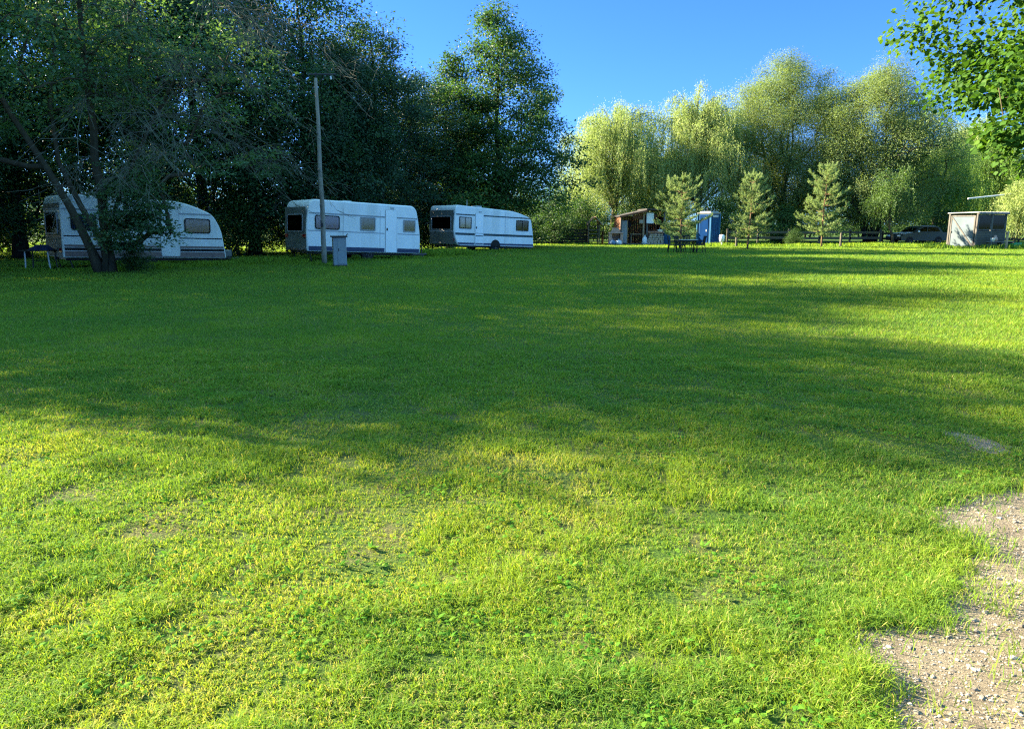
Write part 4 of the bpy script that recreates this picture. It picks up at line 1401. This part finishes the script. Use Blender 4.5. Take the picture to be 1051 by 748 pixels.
def hut():
    x0 = hx(636); root = empty('open_hut', (x0, DH, 0), (0, 0, .04))
    tag(root, 'red brown open wooden hut with sloping felt roof left of the blue cabin', 'hut')
    Wd = hx(682) - x0; Dp = 2.6
    wl = MB()      # back and side walls of boards
    nb = int(Wd / .14)
    for i in range(nb):
        x = (i + .5) * Wd / nb
        wl.box((x, Dp, (2.05 + .25 * x / Wd) / 2 + .02), (Wd / nb - .012, .03, 2.05 + .25 * x / Wd), bev=.004)
    wl.build('back_wall', M['brown_wood'], root)
    for xs in (0.02, Wd - .02):
        s = MB()
        for i in range(17): s.box((xs, .12 + i * .145, 1.06), (.03, .133, 2.05), bev=.004)
        s.build('side_wall', M['brown_wood'], root)
    for x, h, mt in ((.06, 2.12, 'old_wood'), (Wd * .52, 2.45, 'pale_wood'), (Wd * .60, 2.45, 'old_wood'), (Wd - .06, 2.4, 'old_wood')):
        MB().box((x, -.06, h / 2), (.12, .12, h), bev=.01).build('post', M[mt], root)
    rf = MB()
    sl = math.atan2(.42, Wd * .58)
    rf.box((Wd * .27, Dp / 2 - .1, 2.34), (Wd * .64, Dp + .7, .07), ry=-sl, bev=.01)
    rf.box((Wd * .80, Dp / 2 - .15, 2.60), (Wd * .50, Dp + .8, .08), ry=.04, bev=.01)
    r = rf.build('roof', M['roof_felt'], root)
    MB().box((Wd * .27, -.47, 2.285), (Wd * .64, .03, .12), ry=-sl, bev=.005).build('fascia', M['brown_wood'], r)
    # front infill boards on the right part
    fb = MB()
    for i in range(8): fb.box((Wd * .80, .02, .12 + i * .13), (Wd * .36, .028, .118), bev=.004)
    fb.build('front_boards', M['brown_wood'], root)
    MB().box((Wd * .45, Dp * .6, .03), (Wd * .9, Dp, .06), bev=.01).build('floor_slab', M['stone'], root)
    gb = MB()
    for i in range(5): gb.box((Wd * .40, .0, 1.98 + i * .1), (Wd * .25, .026, .09), bev=.004)
    gb.build('gable_boards', M['brown_wood'], root)
    # things in and on the hut
    fr = empty('tall_cabinet', (x0 + .30, DH - .02, .06))
    tag(fr, 'tall blue grey cabinet standing at the left post of the open hut', 'cabinet')
    MB().box((0, .3, .88), (.52, .55, 1.74), bev=.015).build('body', M['locker_grey'], fr)
    dd = MB().box((.03, .012, .88), (.42, .022, 1.64), bev=.006).build('door', M['locker_grey'], fr)
    MB().box((.25, -.004, .88), (.035, .02, 1.7), bev=.004).build('edge_strip', M['pale_wood'], fr)
    MB().box((-.12, -.006, 1.0), (.03, .02, .2), bev=.005).build('handle', M['alu'], dd)
    bd = MB().box((x0 + Wd * .635 + .06, DH - .16, 1.98), (.55, .03, .78), bev=.006).build('notice_board', M['white_board'], None)
    tag(bd, 'blank white board hung high on the front post of the open hut', 'board')
    MB().ring(rrect(.6, .83, .01, 1), rrect(.54, .77, .01, 1), (x0 + Wd * .635 + .06, DH - .178, 1.98), (1, 0, 0), (0, 0, 1), (0, -1, 0), 0, .02).build('frame', M['old_wood'], bd)
    s2 = MB().box((x0 + Wd * .46, DH - .135, 1.72), (.30, .02, .28), bev=.005).build('small_board', M['pale_wood'], None)
    tag(s2, 'small pale board fixed beside the large white board on the hut', 'board')
    MB().box((x0 + Wd * .46, DH - .149, 1.72), (.24, .006, .22), bev=.002).build('plate', M['stone'], s2)
    tb = empty('wooden_table', (x0 + Wd * .40, DH + .4, .06))
    tag(tb, 'pale topped table standing inside the open hut', 'table')
    MB().box((0, 0, .72), (1.1, .6, .04), bev=.008).build('table_top', M['pale_wood'], tb)
    for sx in (-.48, .48):
        for sy in (-.24, .24): MB().box((sx, sy, .35), (.06, .06, .70), bev=.006).build('leg', M['old_wood'], tb)
    sh = empty('stone_shelf', (x0 + Wd * .78, DH - .55, 0))
    tag(sh, 'stepped rough stone shelf in front of the hut boards', 'shelf')
    rng = np.random.default_rng(17)
    st = MB()
    for row in range(5):
        wv = 1.5 - row * .12; x = -wv / 2
        while x < wv / 2 - .1:
            w = rng.uniform(.16, .34); w = min(w, wv / 2 - x)
            st.box((x + w / 2, rng.normal(0, .015), .09 + row * .165), (w - .015, .42 - row * .03, .155), rz=rng.normal(0, .04), bev=.025); x += w
    st.build('stones', M['stone'], sh)
    MB().box((0, -.02, .93), (1.25, .46, .05), bev=.015).build('slab', M['pink_clay'], sh)
    bs = empty('wash_basin', (x0 + Wd * .86, DH - .57, .955))
    tag(bs, 'white wash basin set on the stone shelf of the hut', 'basin')
    MB().lathe([(.10, 0), (.13, .02), (.2, .12), (.23, .17), (.21, .17), (.18, .12), (.10, .035), (.01, .03)], 24).build('bowl', M['ceramic'], bs, smooth=True)
    MB().tube([(0, .22, 0), (0, .22, .28), (0, .16, .33), (0, .08, .30)], .014, 8).build('tap', M['alu'], bs)
    bk = empty('white_sack', (x0 + Wd * .53, DH - .5, 0))
    tag(bk, 'white plastic sack leaning on the foot of the hut post', 'sack')
    MB().lathe([(.05, 0), (.19, .02), (.22, .15), (.2, .4), (.13, .56), (.05, .62)], 14).build('bag', M['bag_white'], bk, smooth=True)
    MB().lathe([(.05, .60), (.035, .63), (.09, .72), (.02, .73)], 10).build('tied_neck', M['bag_white'], bk, smooth=True)
    bl = empty('barrel', (x0 + Wd + .02, DH - .55, 0))
    tag(bl, 'dark blue plastic barrel at the right corner of the hut', 'barrel')
    MB().lathe([(.02, 0), (.27, .01), (.29, .05), (.305, .25), (.30, .27), (.31, .29), (.31, .5), (.30, .52), (.305, .54), (.29, .72), (.27, .78), (.02, .78)], 28).build('drum', M['blue_paint'], bl)
    MB().lathe([(.02, .78), (.285, .782), (.285, .82), (.25, .84), (.02, .84)], 28).build('lid', M['deep_blue'], bl)
    # hanging pan and dark shelf inside
    hp = MB().lathe([(.02, 0), (.20, .01), (.23, .05), (.215, .05), (.19, .02), (.02, .018)], 20, 'y', (x0 + Wd * .3, DH + Dp - .08, 1.5)).build('hanging_pan', M['dark_metal'], None)
    tag(hp, 'round dark pan hanging on the back wall inside the open hut', 'pan')
    MB().box((x0 + Wd * .3, DH + Dp - .06, 1.82), (.03, .015, .22), bev=.004).build('handle', M['dark_metal'], hp)


hut()


def barbecue():
    root = empty('brick_barbecue', (hx(631), DH - .3, 0))
    tag(root, 'low pinkish brick barbecue left of the open hut', 'barbecue')
    b = MB()
    for sx in (-.42, .42): b.box((sx, 0, .42), (.2, .6, .84), bev=.008)
    b.box((0, .25, .42), (.638, .12, .84), bev=.008)
    b.build('walls', M['brick'], root)
    MB().box((0, 0, .88), (1.1, .7, .07), bev=.012).build('slab', M['pink_clay'], root)
    ch = MB().prism([(-.35, 0), (.35, 0), (.18, .34), (-.18, .34)], (0, .3, .918), (1, 0, 0), (0, 0, 1), (0, -1, 0), 0, .5)
    ch.build('hood', M['pink_clay'], root)
    g = MB()
    for i in range(9): g.tube([(-.31 + i * .077, -.25, .55), (-.31 + i * .077, .18, .55)], .008, 5)
    g.tube([(-.32, -.25, .55), (.32, -.25, .55)], .01, 5)
    g.build('grate', M['dark_metal'], root)
    for dx, mat, lab in ((-.30, 'bag_blue', 'dull blue sack lying before the brick barbecue'), (.16, 'bag_white', 'pale sack lying before the brick barbecue')):
        s = empty('sack', (hx(631) + dx, DH - .9, 0)); tag(s, lab, 'sack')
        m = MB().lathe([(.03, 0), (.2, .02), (.25, .12), (.23, .26), (.12, .34), (.03, .36)], 12)
        m.build('bag', M[mat], s, smooth=True)
        MB().lathe([(.03, .345), (.02, .37), (.06, .43), (.01, .44)], 8).build('tied_neck', M[mat], s, smooth=True)


barbecue()


def playhouse():
    root = empty('climbing_frame', (hx(603), DH, 0))
    tag(root, 'grey timber climbing frame with ladder rungs and slanted pale roof board', 'climbing frame')
    w = hx(618) - hx(603)
    for x, y, h in ((0.05, 0, 1.75), (w * .78, 0, 1.75), (.05, 1.1, 1.75), (w * .78, 1.1, 1.75)):
        MB().box((x, y, h / 2), (.09, .09, h), bev=.008).build('post', M['fence_wood'], root)
    for i in range(5): MB().tube([(.05, -.05, .25 + i * .28), (w * .78, -.05, .25 + i * .28)], .028, 8).build('rung', M['fence_wood'], root)
    MB().box((w * .42, .55, 1.05), (w * .74, 1.0, .04), bev=.006).build('platform', M['fence_wood'], root)
    MB().box((w * .73, .5, 1.78), (.82, 1.5, .035), ry=math.radians(50), bev=.006).build('roof_board', M['pale_wood'], root)
    MB().box((w * .19, .5, 1.78), (.82, 1.5, .035), ry=math.radians(-50), bev=.006).build('roof_board', M['dark_wood'], root)
    side = MB()
    for i in range(6): side.box((w * .97 + .12, .05 + i * .19, .5), (.03, .17, 1.0), bev=.005)
    side.build('side_boards', M['brown_wood'], root)


playhouse()


def blue_cabin():
    D0 = 54.5
    root = empty('portable_toilet', (atd(728.5, D0), D0, 0), (0, 0, math.radians(42)))
    tag(root, 'blue plastic portable toilet cabin with pale grey roof', 'toilet cabin')
    w = 1.15; h = 2.15
    MB().box((w / 2, w / 2, h / 2 + .12), (w - .03, w - .03, h), bev=.02).build('walls', M['blue_paint'], root)
    MB().box((w / 2, w / 2, .06), (w + .04, w + .04, .12), bev=.02).build('base', M['dark_plastic'], root)
    rf = MB()
    rf.box((w / 2, w / 2, h + .16), (w + .08, w + .08, .09), bev=.025); rf.box((w / 2, w / 2, h + .25), (w - .15, w - .15, .10), bev=.05)
    rf.build('roof', M['zinc'], root)
    for x, y in ((0, 0), (w, 0), (0, w)):
        MB().box((x, y, h / 2 + .12), (.09, .09, h - .01), bev=.02).build('corner_post', M['light_blue'], root)
    d = MB().box((-.004, w / 2, h / 2 + .10), (.03, w * .62, h - .16), bev=.01).build('door', M['deep_blue'], root)
    MB().box((-.026, w * .30, h * .5), (.02, .06, .16), bev=.005).build('handle', M['grey_plastic'], d)
    rb = MB()
    for i in range(1, 5): rb.box((w * i / 5, .004, h / 2 + .12), (.05, .025, h - .2), bev=.008)
    rb.build('ribs', M['blue_paint'], root)
    MB().box((w * .5, -.002, h - .05), (w * .6, .03, .16), bev=.008).build('vent', M['grey_plastic'], root)
    MB().lathe([(.05, 0), (.05, .4)], 12, 'z', (w * .8, w * .8, h + .2)).build('vent_pipe', M['dark_plastic'], root)
    # white wash stand
    x, d_ = atd(740.5, 53.5), 53.5
    ws = empty('wash_stand', (x, d_, 0)); tag(ws, 'white plastic wash stand on a slim foot right of the blue cabin', 'wash stand')
    MB().lathe([(.02, 0), (.13, .01), (.12, .03), (.055, .08), (.05, .30), (.02, .30)], 16).build('foot', M['ceramic'], ws, smooth=True)
    MB().lathe([(.02, .28), (.12, .29), (.17, .36), (.19, .55), (.18, .74), (.13, .80), (.02, .81)], 20).build('tank', M['ceramic'], ws, smooth=True)
    MB().box((0, -.19, .45), (.04, .06, .03), bev=.006).build('tap', M['dark_plastic'], ws)
    MB().lathe([(.02, .80), (.06, .805), (.06, .85), (.02, .86)], 12).build('cap', M['dark_plastic'], ws)


blue_cabin()


def chair_proto():
    root = empty('garden_chair'); tag(root, 'dark plastic garden chair', 'chair', 'dark garden chairs round the small table')
    m = M['dark_plastic']
    MB().box((0, 0, .43), (.46, .44, .04), bev=.015).build('seat', m, root)
    b = MB()
    for i in range(5): b.box((-.17 + i * .085, .235, .66), (.055, .025, .42), rx=-.18, bev=.008)
    b.box((0, .285, .88), (.46, .035, .08), rx=-.18, bev=.012)
    b.build('backrest', m, root)
    for sx in (-1, 1):
        MB().tube([(sx * .25, -.2, .43), (sx * .26, -.22, .62), (sx * .25, -.1, .66), (sx * .24, .22, .68)], .022, 6).build('armrest', m, root)
        for sy in (-1, 1):
            MB().tube([(sx * .2, sy * .19, .42), (sx * .25, sy * .26, 0)], [.026, .02], 6).build('leg', m, root)
    return root


def patio():
    D0 = 41.2
    c0 = chair_proto()
    tx = atd(706, D0)
    t = empty('garden_table', (tx, D0 + .1, 0)); tag(t, 'small garden table with worn pale top between dark chairs', 'table')
    MB().box((0, 0, .70), (.95, .8, .035), bev=.012).build('table_top', M['table_top'], t)
    MB().box((0, 0, .655), (.85, .7, .05), bev=.006).build('apron', M['dark_plastic'], t)
    for sx in (-1, 1):
        for sy in (-1, 1): MB().tube([(sx * .38, sy * .31, .66), (sx * .41, sy * .34, 0)], .025, 6).build('leg', M['dark_plastic'], t)
    spots = [(atd(690.5, D0), D0 + .15, 1.25, 'outermost dark plastic chair left of the garden table'),
             (atd(696, D0), D0 - .35, .7, 'dark plastic chair drawn close to the left side of the garden table'),
             (atd(718.5, D0), D0 + .1, -1.45, 'single dark plastic chair right of the garden table'),
             (atd(709, D0), D0 + .95, 0, 'dark plastic chair behind the garden table')]
    for i, (x, d, rz, lab) in enumerate(spots):
        if i == 0:
            o = c0; o.location = (x, d, 0); o.rotation_euler = (0, 0, rz)
        else: o = copy_thing(c0, (x, d, 0), rz)
        o['label'] = lab


patio()


def fences():
    r = empty('rail_fence', (0, 57, 0)); tag(r, 'weathered two rail wooden fence behind the young pines', 'fence')
    x0, x1 = atd(746, 57), atd(903, 57)
    n = 5
    for i in range(n + 1):
        x = x0 + (x1 - x0) * i / n
        MB().box((x, 0, .58), (.13, .12, 1.2), rz=.1 * (i % 3 - 1), bev=.015).build('post', M['fence_wood'], r)
    for z, k in ((.92, 1), (.50, 0)):
        for i in range(n):
            a = x0 + (x1 - x0) * i / n; b = x0 + (x1 - x0) * (i + 1) / n
            MB().box(((a + b) / 2, -.075, z + .02 * math.sin(i * 2.3 + k)), (b - a + .12, .04, .17), ry=.008 * math.sin(i * 3 + k), bev=.008).build('rail', M['fence_wood'], r)
    r2 = empty('rail_fence', (0, 59, 0)); tag(r2, 'darker low rail fence running behind the parked car', 'fence')
    x0, x1 = atd(905, 59), atd(1080, 59); n = 5
    for i in range(n + 1):
        MB().box((x0 + (x1 - x0) * i / n, 0, .5), (.12, .12, 1.05), bev=.015).build('post', M['dark_wood'], r2)
    for z in (.40, .8):
        MB().box(((x0 + x1) / 2, -.075, z), (x1 - x0, .04, .15), bev=.008).build('rail', M['dark_wood'], r2)
    r3 = empty('board_fence', (0, 58, 0)); tag(r3, 'dark horizontal board fence right of the far caravan', 'fence')
    x0, x1 = atd(535, 58), atd(604, 58); n = 4
    for i in range(n + 1):
        MB().box((x0 + (x1 - x0) * i / n, 0, .6), (.11, .11, 1.25), bev=.01).build('post', M['dark_wood'], r3)
    for k in range(5):
        MB().box(((x0 + x1) / 2, -.07, .14 + k * .235), (x1 - x0, .03, .19 if k < 4 else .15), ry=.004 * (k % 3 - 1), bev=.006).build('board', M['dark_wood'], r3)
    # pale stake
    for px, D, lab in ((755.5, 52, 'short pale stake standing left of the middle young pine'), (862.5, 52, 'short pale stake standing right of the tallest young pine')):
        s = MB().box((atd(px, D), D, .45), (.13, .13, .95), rz=.3, bev=.02)
        s.box((atd(px, D), D, .935), (.10, .10, .04), rz=.3, bev=.018)
        tag(s.build('stake', M['fence_wood'], None), lab, 'stake')


fences()


def shed():
    near = (atd(1000, 48), 48)
    root = empty('garden_shed', (near[0], near[1], 0), (0, 0, math.radians(25)))
    tag(root, 'small grey shed with cloudy plastic door and dark glazed front', 'shed')
    L, W, H = 2.85, 1.85, 2.2
    for x, y in ((0, 0), (0, W), (L, 0), (L, W), (L * .5, 0)):
        hh = H if (x, y) != (L * .5, 0) else H
        MB().box((x, y, hh / 2), (.11, .11, hh), bev=.008).build('post', M['old_wood'], root)
    # left face: cloudy sheet door with diagonal brace
    d = MB().box((-.03, W / 2, 1.08), (.02, W - .26, 2.0), bev=.003).build('door', M['poly'], root)
    f = MB()
    for y in (.14, W - .14): f.box((-.052, y, 1.08), (.022, .08, 2.02), bev=.004)
    for z in (.10, 2.06): f.box((-.052, W / 2, z), (.022, W - .362, .08), bev=.004)
    ln = math.hypot(W - .4, 1.75)
    f.box((-.066, W / 2, 1.08), (.018, ln, .08), rx=math.atan2(1.75, W - .4), bev=.004)
    f.build('brace', M['old_wood'], d)
    MB().box((-.075, W - .2, 1.05), (.03, .04, .14), bev=.005).build('handle', M['dark_metal'], d)
    # front: boards below, dark glazing above
    lb = MB()
    for i in range(7): lb.box((L / 2, -.03, .12 + i * .155), (L - .13, .03, .147), bev=.004)
    lb.build('front_boards', M['fence_wood'], root)
    for i, cx in enumerate((L * .25 + .01, L * .75 - .01)):
        add_window(root, (cx, .0, 1.66), (1, 0, 0), (0, 0, 1), (0, -1, 0), L / 2 - .16, .98, None, M['old_wood'], .02, glass='dark_glass', fr=.05)
    bw = MB()
    for i in range(15): bw.box((L * (i + .5) / 15, W + .02, 1.1), (L / 15 - .01, .03, 2.15), bev=.004)
    bw.build('back_wall', M['fence_wood'], root)
    sw = MB()
    for i in range(10): sw.box((L + .02, W * (i + .5) / 10, 1.1), (.03, W / 10 - .01, 2.1), bev=.004)
    sw.build('side_wall', M['pale_wood'], root)
    r = MB(); r.box((L / 2, W / 2, H + .06), (L + .25, W + .25, .035), rx=-.02, bev=.006)
    for i in range(22): r.tube([(-.12 + (L + .25) * (i + .5) / 22, -.12, H + .085), (-.12 + (L + .25) * (i + .5) / 22, W + .12, H + .045)], .035, 6)
    r.build('roof', M['zinc'], root)
    MB().box((L / 2, -.14, H + .01), (L + .3, .05, .09), bev=.006).build('fascia', M['old_wood'], root)
    c, s = math.cos(math.radians(25)), math.sin(math.radians(25))
    w = lambda x, y: (near[0] + c * x - s * y, near[1] + s * x + c * y)
    # bench with junk before the shed
    bx = w(1.55, -.6)
    b = empty('bench', (bx[0], bx[1], 0), (0, 0, math.radians(22))); tag(b, 'low weathered bench standing in front of the shed boards', 'bench')
    MB().box((0, 0, .42), (2.3, .35, .05), bev=.01).build('seat', M['old_wood'], b)
    for sx in (-1.0, 0, 1.0): MB().box((sx, 0, .195), (.08, .32, .39), bev=.008).build('leg', M['old_wood'], b)
    for i, (x, y, z, mat, lab, prof) in enumerate([
        (1.0, -.62, .445, 'pink_clay', 'pinkish clay jug standing on the low bench by the shed', [(.02, 0), (.11, .01), (.15, .12), (.13, .24), (.07, .32), (.09, .40), (.07, .40), (.05, .33), (.02, .32)]),
        (.72, -.66, .445, 'ceramic', 'white pot standing on the low bench by the shed', [(.02, 0), (.10, .01), (.14, .2), (.15, .22), (.13, .22), (.09, .03), (.02, .03)])]):
        p = w(x, y); o = MB().lathe(prof, 18, 'z', (p[0], p[1], z)).build('clay_jug' if i == 0 else 'flower_pot', M[mat], None, smooth=True); tag(o, lab, 'pot')
    p = w(2.45, -1.0); cr = empty('crate', (p[0], p[1], 0), (0, 0, .3)); tag(cr, 'bright green plastic crate on the grass before the shed bench', 'crate')
    k = MB(); k.box((0, 0, .02), (.62, .42, .03), bev=.005)
    for sy in (-1, 1):
        for z in (.09, .19, .29): k.box((0, sy * .21, z), (.62, .02, .07), bev=.004)
    for sx in (-1, 1):
        for z in (.09, .19, .29): k.box((sx * .31, 0, z), (.02, .398, .07), bev=.004)
        for sy in (-1, 1): k.box((sx * .30, sy * .20, .17), (.035, .035, .32), bev=.005)
    k.build('sides', M['green_plastic'], cr)
    MB().box((0, -.225, .36), (.66, .03, .03), bev=.006).build('rim', M['green_plastic'], cr)
    p = w(1.35, -1.15); pst = MB().box((p[0], p[1], .5), (.12, .12, 1.05), rz=.4, bev=.02); pst.box((p[0], p[1], 1.05), (.3, .1, .05), rz=.4, bev=.01)
    tag(pst.build('standpipe_post', M['pale_wood'], None), 'short pale post with a crosspiece in front of the shed', 'post')
    # pale pole jutting from the weeping tree
    xa, xb = atd(988, 52.6), atd(1040, 52.9)
    po = MB().tube([(xa, 52.6, hgt(204, 52.6)), (xb, 52.95, hgt(198.5, 52.95))], .055, 8)
    po.tube([(xb, 52.95, hgt(198.5, 52.95)), (atd(1090, 53.2), 53.2, hgt(194, 53.2))], .05, 8)
    tag(po.build('pale_pole', M['pale_steel'], None), 'thin pale pole jutting from the small weeping tree above the shed', 'pole')


shed()


def car():
    # parked car seen side on behind the fence; nose to the left
    D0 = 56.6
    root = empty('parked_car', (atd(924, D0), D0, 0), (0, 0, math.radians(12)))
    tag(root, 'dark parked car with sun glare painted on bonnet and roof half hidden behind the shed', 'car')
    W = 1.7
    side = round_poly([(0.05, .30), (4.1, .30), (4.15, .75), (4.0, .92), (3.2, .96), (1.3, .93), (.25, .78), (0, .6)], [.1, .1, .1, .15, .1, .15, .25, .12], 5)
    b = MB().prism(side, (0, 0, 0), (1, 0, 0), (0, 0, 1), (0, 1, 0), 0, W).build('body', M['car_green'], root)
    cab = round_poly([(1.15, .93), (3.75, .93), (3.35, 1.36), (1.95, 1.40)], [.05, .05, .25, .25], 6)
    MB().prism(cab, (0, .12, 0), (1, 0, 0), (0, 0, 1), (0, 1, 0), 0, W - .24).build('cabin', M['car_green'], root)
    for pts in ([(1.42, .98), (2.32, .98), (2.32, 1.31), (2.0, 1.31)], [(2.40, .98), (3.5, .98), (3.24, 1.29), (2.40, 1.31)]):
        MB().prism(pts, (0, .12, 0), (1, 0, 0), (0, 0, 1), (0, -1, 0), .002, .012).build('side_window', M['dark_glass'], root)
    MB().prism([(-.62, 0), (.62, 0), (.52, .52), (-.52, .52)], (1.22, W / 2, .975), (0, -1, 0), unit(np.array((.74, 0, .42))), unit(np.array((-.42, 0, .74))), .003, .014).build('windscreen', M['dark_glass'], root)
    MB().prism([(-.7, 0), (.7, 0), (.66, .85), (-.66, .85)], (.38, W / 2, .815), (0, -1, 0), unit(np.array((.95, 0, .13))), unit(np.array((-.13, 0, .95))), .002, .014).build('bonnet_glare', M['car_glare'], root)
    MB().prism([(-.5, 0), (.5, 0), (.5, 1.2), (-.5, 1.2)], (2.02, W / 2, 1.40), (0, -1, 0), (1, 0, -.02), (0, 0, 1), .002, .012).build('roof_glare', M['car_glare'], root)
    for y in (.3, W - .3): MB().box((.03, y, .66), (.08, .32, .13), bev=.03).build('headlight', M['ceramic'], root)
    MB().box((-.02, W / 2, .42), (.10, W - .1, .18), bev=.04).build('bumper', M['dark_plastic'], root)
    for x in (.78, 3.3):
        for y in (.06, W - .06): add_wheel(root, x, y, .31, .31, .2)
    MB().box((1.45, -.07, .98), (.16, .12, .11), bev=.03).build('mirror', M['car_glare'], root)


car()

# ------------------------------------------------------------------ light, sky, camera
SUN_AZ, SUN_EL = 21.0, 26.0     # degrees ahead of straight left; height
sdir = np.array((-math.cos(math.radians(SUN_AZ)) * math.cos(math.radians(SUN_EL)), math.sin(math.radians(SUN_AZ)) * math.cos(math.radians(SUN_EL)), math.sin(math.radians(SUN_EL))))
sl = bpy.data.lights.new('sun', 'SUN'); sl.energy = 4.4; sl.angle = math.radians(.53); sl.color = (1.0, .86, .62)
so = bpy.data.objects.new('sun', sl); C.objects.link(so)
from mathutils import Vector
so.rotation_euler = Vector(-sdir).to_track_quat('-Z', 'Y').to_euler(); so.location = (-30, 20, 40)

w = bpy.data.worlds.new('World'); scene.world = w; w.use_nodes = True
w.cycles.sampling_method = 'MANUAL'; w.cycles.sample_map_resolution = 1024
nt = w.node_tree; nt.nodes.clear()
sky = nt.nodes.new('ShaderNodeTexSky'); sky.sky_type = 'NISHITA'; sky.sun_disc = False
sky.sun_elevation = math.radians(SUN_EL)
sky.sun_rotation = math.atan2(sdir[0], sdir[1])
sky.air_density = 1.0; sky.dust_density = .25; sky.ozone_density = 3.0
hs = nt.nodes.new('ShaderNodeMix'); hs.data_type = 'RGBA'; hs.blend_type = 'MULTIPLY'; hs.inputs[0].default_value = 1; hs.inputs[7].default_value = (.18, .372, .80, 1)
bg = nt.nodes.new('ShaderNodeBackground'); bg.inputs[1].default_value = .05
# made-up bright cloud veil high overhead, out of view, added to fill the shade
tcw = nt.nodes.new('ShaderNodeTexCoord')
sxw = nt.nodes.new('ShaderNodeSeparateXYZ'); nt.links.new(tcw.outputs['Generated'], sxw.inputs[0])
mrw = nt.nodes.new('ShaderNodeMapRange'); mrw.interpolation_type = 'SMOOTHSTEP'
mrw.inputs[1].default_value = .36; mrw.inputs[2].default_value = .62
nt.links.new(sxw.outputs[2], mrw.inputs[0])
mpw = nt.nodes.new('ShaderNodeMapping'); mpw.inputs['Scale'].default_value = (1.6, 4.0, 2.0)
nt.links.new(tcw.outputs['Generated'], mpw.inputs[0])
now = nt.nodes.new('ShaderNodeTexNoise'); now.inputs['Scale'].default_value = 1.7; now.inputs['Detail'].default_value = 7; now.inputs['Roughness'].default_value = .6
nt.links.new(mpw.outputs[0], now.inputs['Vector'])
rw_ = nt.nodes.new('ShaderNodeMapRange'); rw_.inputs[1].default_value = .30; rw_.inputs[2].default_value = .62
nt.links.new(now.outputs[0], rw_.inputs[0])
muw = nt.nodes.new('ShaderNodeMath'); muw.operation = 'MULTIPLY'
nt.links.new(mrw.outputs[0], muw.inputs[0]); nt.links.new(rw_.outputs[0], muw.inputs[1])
fill_veil = nt.nodes.new('ShaderNodeMix'); fill_veil.data_type = 'RGBA'; fill_veil.inputs[7].default_value = (1.8, 4.4, 6.0, 1)
nt.links.new(muw.outputs[0], fill_veil.inputs[0])
ow = nt.nodes.new('ShaderNodeOutputWorld')
nt.links.new(sky.outputs[0], hs.inputs[6]); nt.links.new(hs.outputs[2], fill_veil.inputs[6]); nt.links.new(fill_veil.outputs[2], bg.inputs[0]); nt.links.new(bg.outputs[0], ow.inputs[0])

cam = bpy.data.cameras.new('camera'); co = bpy.data.objects.new('camera', cam); C.objects.link(co)
co.location = (0, 0, EYE); co.rotation_euler = (PI / 2 - PITCH, 0, 0)
cam.sensor_width = 36; cam.sensor_fit = 'HORIZONTAL'; cam.lens = FPX / 1051 * 36
cam.clip_start = .05; cam.clip_end = 3000
scene.camera = co

vs = scene.view_settings
vs.view_transform = 'Standard'; vs.look = 'None'; vs.exposure = 3.08; vs.gamma = 1; vs.use_curve_mapping = False
cy = scene.cycles
cy.max_bounces = 7; cy.diffuse_bounces = 3; cy.glossy_bounces = 2; cy.transmission_bounces = 4; cy.transparent_max_bounces = 8
cy.use_adaptive_sampling = True; cy.adaptive_threshold = .008
cy.use_denoising = False
cy.pixel_filter_type = 'BLACKMAN_HARRIS'; cy.filter_width = 1.25
cy.sample_clamp_indirect = 6
